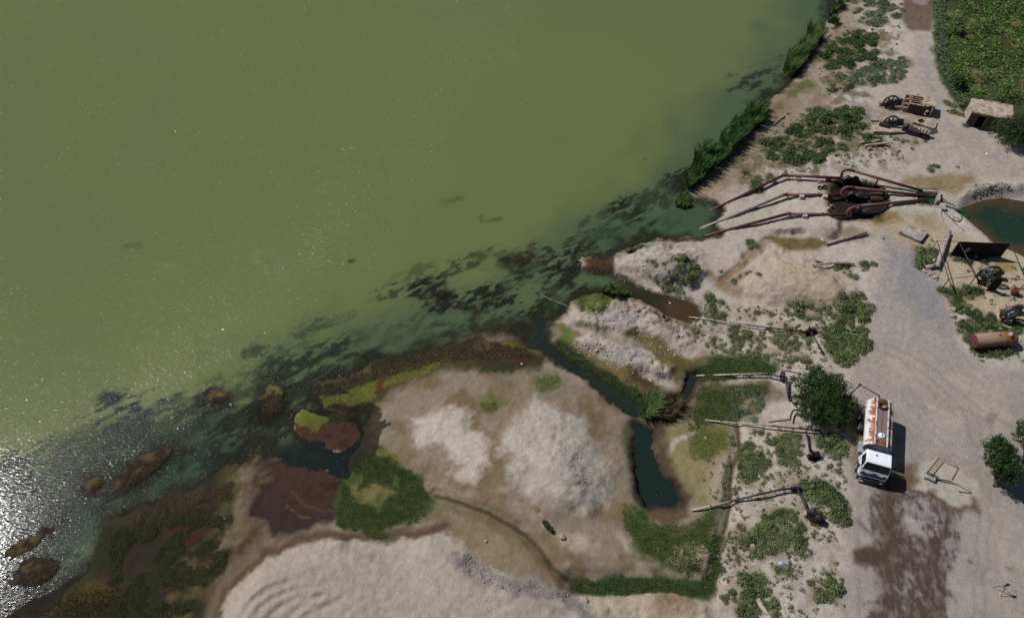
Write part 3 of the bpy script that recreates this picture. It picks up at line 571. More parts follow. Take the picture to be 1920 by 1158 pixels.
def water_mat(name, amp, spec=.5, rough=.10):
    m, t, ns, ls, b = newmat(name)
    a = nd(ns, 'ShaderNodeAttribute', attribute_name='tint'); 
    tc = ns.new('ShaderNodeTexCoord'); mp = ns.new('ShaderNodeMapping'); mp.inputs['Rotation'].default_value = (0, 0, R(22)); mp.inputs['Scale'].default_value = (1.1, 3.0, 1)
    ls.new(tc.outputs['Object'], mp.inputs['Vector'])
    n1 = nd(ns, 'ShaderNodeTexNoise', Scale=1.5, Detail=2.0, Roughness=.5); n2 = nd(ns, 'ShaderNodeTexNoise', Scale=.22, Detail=2.0)
    ls.new(mp.outputs[0], n1.inputs['Vector']); ls.new(tc.outputs['Object'], n2.inputs['Vector'])
    gust = nd(ns, 'ShaderNodeTexNoise', Scale=.09, Detail=4.0); ls.new(tc.outputs['Object'], gust.inputs['Vector'])
    gr = nd(ns, 'ShaderNodeMapRange'); ls.new(gust.outputs['Fac'], gr.inputs['Value']); gr.inputs['From Min'].default_value = .3; gr.inputs['From Max'].default_value = .7; gr.inputs['To Min'].default_value = .35; gr.inputs['To Max'].default_value = 1.4
    mp3 = ns.new('ShaderNodeMapping'); mp3.inputs['Rotation'].default_value = (0, 0, R(16)); mp3.inputs['Scale'].default_value = (1.3, 3.6, 1); ls.new(tc.outputs['Object'], mp3.inputs['Vector'])
    n3 = nd(ns, 'ShaderNodeTexNoise', Scale=2.1, Detail=1.0); ls.new(mp3.outputs[0], n3.inputs['Vector'])
    pk = mathn(ns, ls, 'MULTIPLY', mathn(ns, ls, 'POWER', mathn(ns, ls, 'MAXIMUM', mathn(ns, ls, 'SUBTRACT', n3.outputs['Fac'], .54), 0.0), 2.0), amp * 190)
    h = mathn(ns, ls, 'MULTIPLY', mathn(ns, ls, 'MULTIPLY', n1.outputs['Fac'], amp * .8), gr.outputs[0]); h = mathn(ns, ls, 'ADD', h, mathn(ns, ls, 'MULTIPLY', pk, gr.outputs[0]))
    h = mathn(ns, ls, 'ADD', h, mathn(ns, ls, 'MULTIPLY', n2.outputs['Fac'], amp * .6))
    bp = nd(ns, 'ShaderNodeBump', Strength=1.0, Distance=1.0); ls.new(h, bp.inputs['Height'])
    # cloudy body of the water + the wavy surface that mirrors sky and sun
    df = ns.new('ShaderNodeBsdfDiffuse'); ls.new(a.outputs['Color'], df.inputs['Color']); gl = ns.new('ShaderNodeBsdfGlossy'); gl.inputs['Roughness'].default_value = rough; ls.new(bp.outputs[0], gl.inputs['Normal'])
    fr = ns.new('ShaderNodeFresnel'); fr.inputs['IOR'].default_value = 1.33; ls.new(bp.outputs[0], fr.inputs['Normal'])
    mx = ns.new('ShaderNodeMixShader'); ls.new(fr.outputs[0], mx.inputs[0]); ls.new(df.outputs[0], mx.inputs[1]); ls.new(gl.outputs[0], mx.inputs[2]); ls.new(mx.outputs[0], ns['Material Output'].inputs['Surface']); ns.remove(b)
    return m
rv = grid_mesh('river_water', qx, qy, wz, keepw, {'tint': wcol}); rv.data.materials.append(water_mat('river_surface', .017)); rv['kind'] = 'structure'
# canal water and outfall basin water: still sheets at their own levels
CANZ = ground(*plane(1880, 400, 1.0)) + .75
def sheet(name, pts, z, tintfun, mat):
    lo = pts.min(0) - .6; hi = pts.max(0) + .6; ax = np.arange(lo[0], hi[0], .3); ay = np.arange(lo[1], hi[1], .3)
    A, B = np.meshgrid(ax, ay); A = A.ravel(); B = B.ravel(); kp = sdf(A, B, pts) > -.6
    o = grid_mesh(name, ax, ay, np.full(len(A), z), kp, {'tint': tintfun(A, B)}); o.data.materials.append(mat); o['kind'] = 'structure'; return o
still = water_mat('still_water', .004, .5, .05)
def ct(A, B):
    s = sdf(A, B, CANAL) + (fbm(A, B, .5, 401, 3) - .5) * 2.4; t = sstep(.3, 2.6, s)[:, None]
    return alb(74,62,44) * (1 - t) + alb(34,56,44) * t
sheet('canal_water', CANAL + 0, CANZ, ct, still)
# ================================================================== mesh building helpers
class MB:
    def __init__(s): s.v = []; s.f = []; s.sm = []
    def add(s, vs, fs, smooth=False):
        n = len(s.v); s.v += [Vector(v) for v in vs]; s.f += [[n + i for i in f] for f in fs]; s.sm += [smooth] * len(fs); return s
    def box(s, c, d, rot=None, bev=0.0):
        hx, hy, hz = d[0] / 2, d[1] / 2, d[2] / 2; c = Vector(c)
        vs = [Vector((x, y, z)) for z in (-hz, hz) for x, y in ((-hx, -hy), (hx, -hy), (hx, hy), (-hx, hy))]
        if bev > 0:      # chamfered top edges
            vs = [Vector((x, y, z)) for z in (-hz, hz - bev) for x, y in ((-hx, -hy), (hx, -hy), (hx, hy), (-hx, hy))] + [Vector((x, y, hz)) for x, y in ((-hx + bev, -hy + bev), (hx - bev, -hy + bev), (hx - bev, hy - bev), (-hx + bev, hy - bev))]
            fs = [(0, 3, 2, 1)] + [(i, (i + 1) % 4, 4 + (i + 1) % 4, 4 + i) for i in range(4)] + [(4 + i, 4 + (i + 1) % 4, 8 + (i + 1) % 4, 8 + i) for i in range(4)] + [(8, 9, 10, 11)]
        else:
            fs = [(0, 3, 2, 1), (4, 5, 6, 7), (0, 1, 5, 4), (1, 2, 6, 5), (2, 3, 7, 6), (3, 0, 4, 7)]
        if rot is not None: vs = [rot @ v for v in vs]
        return s.add([v + c for v in vs], fs)
    def tube(s, path, r, n=10, cap=True):
        path = [Vector(p) for p in path]; rs = r if isinstance(r, (list, tuple)) else [r] * len(path)
        base = len(s.v); up = Vector((0, 0, 1)); prev = None
        for i, p in enumerate(path):
            t = (path[min(i + 1, len(path) - 1)] - path[max(i - 1, 0)]).normalized()
            if prev is None:
                a = t.cross(up); a = a.normalized() if a.length > .05 else t.cross(Vector((1, 0, 0))).normalized()
            else: a = (prev - t * prev.dot(t)).normalized()
            prev = a; b = t.cross(a)
            for k in range(n):
                an = 2 * PI * k / n; s.v.append(p + (a * math.cos(an) + b * math.sin(an)) * rs[i])
        for i in range(len(path) - 1):
            for k in range(n):
                q = base + i * n; s.f.append([q + k, q + (k + 1) % n, q + n + (k + 1) % n, q + n + k]); s.sm.append(True)
        if cap:
            s.f.append([base + k for k in range(n)][::-1]); s.sm.append(False)
            q = base + (len(path) - 1) * n; s.f.append([q + k for k in range(n)]); s.sm.append(False)
        return s
    def lathe(s, prof, o, ax, n=20, smooth=True, sy=1.0, sz=1.0, a0=None):
        """prof = [(distance along axis, radius)]"""
        o = Vector(o); ax = Vector(ax).normalized(); a = a0 if a0 is not None else (ax.orthogonal().normalized()); a = Vector(a); b = ax.cross(a)
        base = len(s.v)
        for d, r in prof:
            for k in range(n):
                an = 2 * PI * k / n; s.v.append(o + ax * d + a * (math.cos(an) * r * sy) + b * (math.sin(an) * r * sz))
        for i in range(len(prof) - 1):
            for k in range(n):
                q = base + i * n; s.f.append([q + k, q + (k + 1) % n, q + n + (k + 1) % n, q + n + k]); s.sm.append(smooth)
        return s
    def prism(s, poly, o, u, v, w, depth):
        """poly in the plane (u, v) at o, pushed along w"""
        o, u, v, w = Vector(o), Vector(u), Vector(v), Vector(w); n = len(poly)
        a = [o + u * p[0] + v * p[1] for p in poly]; b = [p + w * depth for p in a]
        return s.add(a + b, [list(range(n))[::-1], [n + i for i in range(n)]] + [[i, (i + 1) % n, n + (i + 1) % n, n + i] for i in range(n)])
    def mesh(s, name):
        me = bpy.data.meshes.new(name); me.from_pydata([tuple(v) for v in s.v], [], s.f)
        me.polygons.foreach_set('use_smooth', s.sm); me.update(); return me
    def build(s, name, mat, parent=None, label=None):
        me = s.mesh(name); me.materials.append(mat)
        if parent is not None:
            pass
        o = bpy.data.objects.new(name, me); C.objects.link(o)
        if parent is not None: o.parent = parent
        if label: o['label'] = label
        return o
def thing(name, label, cat, loc=(0, 0, 0), rz=0.0, group=None):
    o = bpy.data.objects.new(name, None); C.objects.link(o); o.empty_display_size = .3
    o.location = loc; o.rotation_euler = (0, 0, rz); return tag(o, label, cat, group)
def tag(o, label, cat, group=None):
    o['label'] = label; o['category'] = cat
    if group: o['group'] = group
    return o
def local(o, p):         # world point into the thing's own frame (z rotation only)
    d = Vector(p) - Vector(o.location); c, s_ = math.cos(-o.rotation_euler.z), math.sin(-o.rotation_euler.z)
    return Vector((d.x * c - d.y * s_, d.x * s_ + d.y * c, d.z))
def smooth_path(pts, n=4):
    pts = [Vector(p) for p in pts]; out = []
    for i in range(len(pts) - 1):
        p0 = pts[max(i - 1, 0)]; p1 = pts[i]; p2 = pts[i + 1]; p3 = pts[min(i + 2, len(pts) - 1)]
        for k in range(n):
            t = k / n; out.append(.5 * ((2 * p1) + (p2 - p0) * t + (2 * p0 - 5 * p1 + 4 * p2 - p3) * t * t + (3 * p1 - p0 - 3 * p2 + p3) * t ** 3))
    out.append(pts[-1]); return out

def simple(name, c, rough=.7, metal=0.0, var=.25, c2=None, scale=3.0, lo=.45, hi=.6, bump=0.0, aniso=None):
    m, t, ns, ls, b = newmat(name); tc = ns.new('ShaderNodeTexCoord')
    n = nd(ns, 'ShaderNodeTexNoise', Scale=scale, Detail=5.0, Roughness=.65)
    src = tc.outputs['Object']
    if aniso:
        mp = ns.new('ShaderNodeMapping'); mp.inputs['Scale'].default_value = aniso; ls.new(src, mp.inputs['Vector']); src = mp.outputs[0]
    ls.new(src, n.inputs['Vector'])
    r = ns.new('ShaderNodeValToRGB'); ls.new(n.outputs['Fac'], r.inputs['Fac'])
    a = lin(c); bb = lin(c2) if c2 else a * (1 - var)
    r.color_ramp.elements[0].position = lo; r.color_ramp.elements[1].position = hi
    r.color_ramp.elements[0].color = (*a, 1); r.color_ramp.elements[1].color = (*bb, 1)
    n2 = nd(ns, 'ShaderNodeTexNoise', Scale=scale * 4, Detail=3.0); ls.new(tc.outputs['Object'], n2.inputs['Vector'])
    mr = nd(ns, 'ShaderNodeMapRange'); ls.new(n2.outputs['Fac'], mr.inputs['Value']); mr.inputs['From Min'].default_value = .3; mr.inputs['From Max'].default_value = .7; mr.inputs['To Min'].default_value = 1 - var * .7; mr.inputs['To Max'].default_value = 1 + var * .4
    sc = ns.new('ShaderNodeVectorMath'); sc.operation = 'SCALE'; ls.new(r.outputs[0], sc.inputs[0]); ls.new(mr.outputs[0], sc.inputs['Scale'])
    ls.new(sc.outputs[0], b.inputs['Base Color']); b.inputs['Roughness'].default_value = rough; b.inputs['Metallic'].default_value = metal
    if bump:
        bp = nd(ns, 'ShaderNodeBump', Strength=1.0, Distance=bump); ls.new(n2.outputs['Fac'], bp.inputs['Height']); ls.new(bp.outputs[0], b.inputs['Normal'])
    return m
def leafmat(name, c, c2, dry=None):
    m, t, ns, ls, b = newmat(name)
    gi = ns.new('ShaderNodeNewGeometry'); oi = ns.new('ShaderNodeObjectInfo'); tc = ns.new('ShaderNodeTexCoord')
    n = nd(ns, 'ShaderNodeTexNoise', Scale=1.3, Detail=3.0); ls.new(gi.outputs['Position'], n.inputs['Vector'])
    f = mathn(ns, ls, 'ADD', mathn(ns, ls, 'MULTIPLY', n.outputs['Fac'], 1.0), mathn(ns, ls, 'MULTIPLY', gi.outputs['Random Per Island'], .5))
    f = mathn(ns, ls, 'SUBTRACT', mathn(ns, ls, 'ADD', f, mathn(ns, ls, 'MULTIPLY', oi.outputs['Random'], .25)), .42)
    r = ns.new('ShaderNodeValToRGB'); ls.new(f, r.inputs['Fac'])
    r.color_ramp.elements[0].position = .2; r.color_ramp.elements[1].position = .75
    r.color_ramp.elements[0].color = (*lin(c), 1); r.color_ramp.elements[1].color = (*lin(c2), 1)
    if dry: e = r.color_ramp.elements.new(.95); e.color = (*lin(dry), 1)
    ls.new(r.outputs[0], b.inputs['Base Color']); b.inputs['Roughness'].default_value = .65; b.inputs['Specular IOR Level'].default_value = .25
    tr = ns.new('ShaderNodeBsdfTranslucent'); ls.new(r.outputs[0], tr.inputs['Color']); mx = ns.new('ShaderNodeMixShader'); mx.inputs[0].default_value = .18
    ls.new(b.outputs[0], mx.inputs[1]); ls.new(tr.outputs[0], mx.inputs[2]); ls.new(mx.outputs[0], ns['Material Output'].inputs['Surface'])
    return m
M = {}
M['red_pipe'] = simple('red_oxide_paint', (104,58,56), .6, c2=(64,42,40), scale=2.2, lo=.45, hi=.65)
M['pale_pipe'] = simple('dull_grey_paint', (162,152,146), .6, c2=(118,100,94), scale=2.5, lo=.5, hi=.62)
M['dark_pipe'] = simple('dark_steel', (52,48,52), .5, c2=(34,30,32), scale=3)
M['black'] = simple('oily_black_iron', (34,31,34), .45, c2=(22,19,20), scale=3)
M['iron'] = simple('old_iron', (62,56,58), .55, c2=(40,32,32), scale=4)
M['rust'] = simple('rust', (118,66,38), .85, c2=(70,40,28), scale=3)
M['rustbox'] = simple('rusty_sheet', (84,58,40), .85, c2=(60,40,30), scale=2.5)
M['conc'] = simple('concrete', (168,160,150), .9, c2=(128,118,106), scale=1.8, bump=.02)
M['conc_new'] = simple('pale_concrete', (176,172,168), .9, var=.2, scale=4)
M['mud'] = simple('mud_plaster', (178,164,148), .95, c2=(140,124,106), scale=1.5, bump=.05)
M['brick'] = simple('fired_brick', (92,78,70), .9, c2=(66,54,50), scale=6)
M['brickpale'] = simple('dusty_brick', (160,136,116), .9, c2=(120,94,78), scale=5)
M['inside'] = simple('painted_dark_inside', (40,34,30), .95)  # shade of hut floors, pipe bores and slab hole put into the colour
M['wood'] = simple('weathered_wood', (160,146,130), .9, c2=(104,86,70), scale=3, aniso=(1, 6, 6))
M['whitewood'] = simple('bleached_wood', (190,180,166), .9, c2=(150,136,120), scale=3)
M['stone'] = simple('stone', (158,148,138), .95, c2=(120,110,102), scale=2, bump=.03)
M['clay'] = simple('clay_pipe', (160,146,136), .8, c2=(120,106,98), scale=3)
M['white'] = simple('white_cab_paint', (236,241,250), .35, var=.06)
M['greypaint'] = simple('grey_blue_paint', (150,162,170), .5, c2=(120,128,134), scale=2)
M['navy'] = simple('navy_plastic', (36,42,66), .5, var=.2)
M['blue'] = simple('emblem_blue', (24,50,110), .35)
M['silver'] = simple('silver_rim', (190,192,196), .3, metal=.8, var=.1)
M['tyre'] = simple('tyre_rubber', (34,33,34), .85, c2=(60,55,50), scale=4)
M['red'] = simple('red_paint', (150,40,44), .5)
M['lamp'] = simple('lamp_glass', (200,206,210), .15, var=.1)
M['hose'] = simple('brown_hose', (96,62,50), .7)
M['sheet'] = simple('shaded_black_sheet', (9,9,11), .9, var=.2)  # shelter panels: own shade put into a near-black colour
M['tarp_blue'] = simple('pale_blue_plastic', (142,174,192), .5, var=.1)
M['litter'] = simple('white_plastic', (225,228,230), .5, var=.1)
M['yellow'] = simple('dull_yellow', (170,150,80), .6)
M['leaf_sh'] = leafmat('saltbush_leaf', (88,100,64), (140,148,104), (160,152,112))
M['leaf_dk'] = leafmat('dark_shrub_leaf', (74,90,54), (122,136,86))
M['leaf_deep'] = leafmat('deep_green_leaf', (50,70,38), (92,112,62))
M['leaf_tl'] = leafmat('blue_green_leaf', (76,98,74), (116,132,104))
M['leaf_tree'] = leafmat('tree_leaf', (25,42,14), (58,80,30))
M['leaf_tree2'] = leafmat('fine_dark_leaf', (42,62,30), (74,92,48))
M['leaf_field'] = leafmat('field_leaf', (56,86,36), (108,134,64), (146,142,92))
M['reed'] = leafmat('reed_leaf', (50,78,38), (104,126,68), (132,126,80))
M['grass'] = leafmat('marsh_grass', (50,68,32), (88,102,52), (120,112,70))
M['grass_lt'] = leafmat('short_grass', (90,104,48), (128,130,76))
M['weed'] = leafmat('brown_weed', (44,37,24), (80,68,44), (112,98,68))
M['olive'] = leafmat('olive_weed', (46,52,30), (74,76,44), (96,86,56))
M['azolla'] = leafmat('green_scum', (92,98,34), (124,128,48))
M['bark'] = simple('bark', (96,80,64), .95, c2=(60,48,38), scale=4)
# glass
m, t, ns, ls, b = newmat('windscreen_glass'); b.inputs['Base Color'].default_value = (.012, .016, .016, 1); b.inputs['Roughness'].default_value = .06; M['glass'] = m
# tank: white paint gone to rust along the top
m, t, ns, ls, b = newmat('rusted_white_paint'); tc = ns.new('ShaderNodeTexCoord'); sx = ns.new('ShaderNodeSeparateXYZ'); ls.new(tc.outputs['Object'], sx.inputs[0])
n = nd(ns, 'ShaderNodeTexNoise', Scale=1.1, Detail=6.0, Roughness=.7); mp = ns.new('ShaderNodeMapping'); mp.inputs['Scale'].default_value = (.9, .7, .7); ls.new(tc.outputs['Object'], mp.inputs['Vector']); ls.new(mp.outputs[0], n.inputs['Vector'])
n2 = nd(ns, 'ShaderNodeTexNoise', Scale=5.0, Detail=5.0, Roughness=.7); mq = ns.new('ShaderNodeMapping'); mq.inputs['Scale'].default_value = (1.2, .7, .7); ls.new(tc.outputs['Object'], mq.inputs['Vector']); ls.new(mq.outputs[0], n2.inputs['Vector'])
up_ = mathn(ns, ls, 'MULTIPLY', mathn(ns, ls, 'SUBTRACT', sx.outputs[2], 2.45), .42); f = mathn(ns, ls, 'ADD', mathn(ns, ls, 'ADD', n.outputs['Fac'], up_), mathn(ns, ls, 'MULTIPLY', mathn(ns, ls, 'SUBTRACT', n2.outputs['Fac'], .5), .6))
r = ns.new('ShaderNodeValToRGB'); ls.new(f, r.inputs['Fac']); els = r.color_ramp.elements
els[0].position = .60; els[0].color = (*lin((214,214,212)), 1); els[1].position = .62; els[1].color = (*lin((184,112,52)), 1)
e = els.new(.68); e.color = (*lin((138,80,60)), 1); e = els.new(.9); e.color = (*lin((112,64,50)), 1)
ls.new(r.outputs[0], b.inputs['Base Color']); b.inputs['Roughness'].default_value = .55; M['tank'] = m
M['rail'] = simple('chipped_white_rail', (206,200,194), .6, c2=(150,92,66), scale=5, lo=.5, hi=.58)
# old boiler tank: tan, ochre at one end, purple brown below
m, t, ns, ls, b = newmat('old_tank_steel'); tc = ns.new('ShaderNodeTexCoord'); sx = ns.new('ShaderNodeSeparateXYZ'); ls.new(tc.outputs['Object'], sx.inputs[0])
n = nd(ns, 'ShaderNodeTexNoise', Scale=1.6, Detail=5.0); ls.new(tc.outputs['Object'], n.inputs['Vector'])
f = mathn(ns, ls, 'ADD', mathn(ns, ls, 'MULTIPLY', sx.outputs[0], .36), mathn(ns, ls, 'MULTIPLY', n.outputs['Fac'], .25))
r = ns.new('ShaderNodeValToRGB'); ls.new(f, r.inputs['Fac']); els = r.color_ramp.elements
els[0].position = .0; els[0].color = (*lin((158,128,106)), 1); els[1].position = .4; els[1].color = (*lin((140,112,92)), 1); e = els.new(.46); e.color = (*lin((132,96,44)), 1); e = els.new(.8); e.color = (*lin((116,80,36)), 1)
fz = mathn(ns, ls, 'ADD', mathn(ns, ls, 'MULTIPLY', mathn(ns, ls, 'SUBTRACT', 1.45, sx.outputs[2]), .9), mathn(ns, ls, 'MULTIPLY', n.outputs['Fac'], .7)); ms = nd(ns, 'ShaderNodeMapRange'); ls.new(fz, ms.inputs['Value']); ms.inputs['From Min'].default_value = .55; ms.inputs['From Max'].default_value = .8
mx = ns.new('ShaderNodeMix'); mx.data_type = 'RGBA'; ls.new(ms.outputs[0], mx.inputs['Factor']); ls.new(r.outputs[0], mx.inputs['A']); mx.inputs['B'].default_value = (*lin((92,66,66)), 1)
ls.new(mx.outputs['Result'], b.inputs['Base Color']); b.inputs['Roughness'].default_value = .7; M['boiler'] = m

# ================================================================== leaf clouds and stuff
def quads(name, P, N, size, mat, aspect=1.0, T=None):
    """many small leaf-shaped faces: centres P, normals N"""
    n = len(P); N = N / (np.linalg.norm(N, axis=1, keepdims=True) + 1e-9)
    if T is None: T = RNG.normal(size=(n, 3))
    A = np.cross(N, T); A /= np.linalg.norm(A, axis=1, keepdims=True) + 1e-9; B = np.cross(N, A)
    s = (np.asarray(size) * np.ones(n))[:, None]
    c = [P - A * s * .5, P - B * s * .5 * aspect, P + A * s * .5, P + B * s * .5 * aspect]
    V = np.stack(c, 1).reshape(-1, 3)
    me = bpy.data.meshes.new(name); me.vertices.add(len(V)); me.vertices.foreach_set('co', V.ravel())
    me.loops.add(4 * n); me.loops.foreach_set('vertex_index', np.arange(4 * n, dtype=np.int32)); me.polygons.add(n)
    me.polygons.foreach_set('loop_start', (np.arange(n) * 4).astype(np.int32)); me.polygons.foreach_set('loop_total', np.full(n, 4, np.int32)); me.update()
    me.materials.append(mat); return me
def blades(name, P, H, W, lean, mat, dirs=None):
    """upright tapering blades: root P, height H, width W"""
    n = len(P); a = RNG.uniform(0, 2 * PI, n); D = np.stack([np.cos(a), np.sin(a), np.zeros(n)], 1)
    if dirs is not None: D = D * .6 + dirs; D /= np.linalg.norm(D, axis=1, keepdims=True)
    Sd = np.stack([-D[:, 1], D[:, 0], np.zeros(n)], 1); H = (H * np.ones(n))[:, None]; W = (W * np.ones(n))[:, None]; U = np.array([[0, 0, 1.]])
    a0 = P - Sd * W; a1 = P + Sd * W; mid = P + U * H * .6 + D * H * lean * .35; b0 = mid - Sd * W * .9; b1 = mid + Sd * W * .9; tip = P + U * H * .92 + D * H * lean
    V = np.stack([a0, a1, b1, b0, tip], 1).reshape(-1, 3); k = np.arange(n)[:, None] * 5
    F4 = (k + np.array([[0, 1, 2, 3]])); F3 = (k + np.array([[3, 2, 4]]))
    me = bpy.data.meshes.new(name); me.vertices.add(len(V)); me.vertices.foreach_set('co', V.ravel())
    idx = np.concatenate([F4.ravel(), F3.ravel()]).astype(np.int32); me.loops.add(len(idx)); me.loops.foreach_set('vertex_index', idx)
    me.polygons.add(2 * n); me.polygons.foreach_set('loop_start', np.concatenate([np.arange(n) * 4, 4 * n + np.arange(n) * 3]).astype(np.int32))
    me.polygons.foreach_set('loop_total', np.concatenate([np.full(n, 4), np.full(n, 3)]).astype(np.int32)); me.update(); me.materials.append(mat); return me
def obj(name, me, parent=None):
    o = bpy.data.objects.new(name, me); C.objects.link(o)
    if parent is not None: o.parent = parent
    return o
def scatter_px(poly, n, warp=.6, thr=None, sc=.5, seed=0, rag=0.0):
    """n spots on the ground inside an outline of the place"""
    P = P2(poly); P = P * ((HCAM - 1.6) / HCAM); lo = P.min(0); hi = P.max(0); out = []
    tot = 0
    while tot < n:
        q = RNG.uniform(lo, hi, (n * 2, 2)); wxx = (fbm(q[:, 0], q[:, 1], .6, 500) - .5) * 2 * warp
        s = sdf(q[:, 0] + wxx, q[:, 1] + wxx * .6, P); k = s > RNG.uniform(-.3, 1, len(s)) ** 2 * rag
        if thr is not None: k &= fbm(q[:, 0], q[:, 1], sc, 600 + seed, 3) > thr
        q = q[k]
        if len(q) == 0: break
        out.append(q); tot += len(q)
    q = np.concatenate(out)[:n]; z = groundv(q[:, 0], q[:, 1]); return np.column_stack([q, z])
def stuff(name, me, label, cat):
    o = obj(name, me); o['kind'] = 'stuff'; tag(o, label, cat); return o

def shrub_mesh(name, n, seed, mat, flat=.62, leaf=.17, lobes=5):
    """a bush about 1 m in radius made of small leaf clumps on several uneven domes"""
    rg = np.random.default_rng(seed); L = [(0, 0, 0, .62)] + [(math.cos(a) * .48, math.sin(a) * .48, 0, rg.uniform(.32, .52)) for a in rg.uniform(0, 2 * PI, lobes)]
    P = []; N = []
    for x, y, z, r in L:
        k = int(n * r * r / sum(l[3] ** 2 for l in L)); d = rg.normal(size=(k, 3)); d[:, 2] = np.abs(d[:, 2]) * 1.0; d /= np.linalg.norm(d, axis=1, keepdims=True)
        rr = r * rg.uniform(.72, 1.10, (k, 1)); P.append(np.array([x, y, .02]) + d * rr * np.array([1, 1, flat * 1.5])); N.append(d + rg.normal(size=(k, 3)) * .55)
    P = np.concatenate(P); N = np.concatenate(N); return quads(name, P, N, rg.uniform(leaf * .6, leaf * 1.25, len(P)), mat, .8)
SHR = {k: [shrub_mesh('shrub_' + k, 420, 40 + i + 10 * j, M[mm], fl, lf, lb) for i in range(4)] for j, (k, mm, fl, lf, lb) in enumerate((('salt', 'leaf_sh', .60, .17, 5), ('dark', 'leaf_dk', .66, .18, 6), ('teal', 'leaf_tl', .35, .16, 7), ('deep', 'leaf_deep', .5, .18, 6)))}

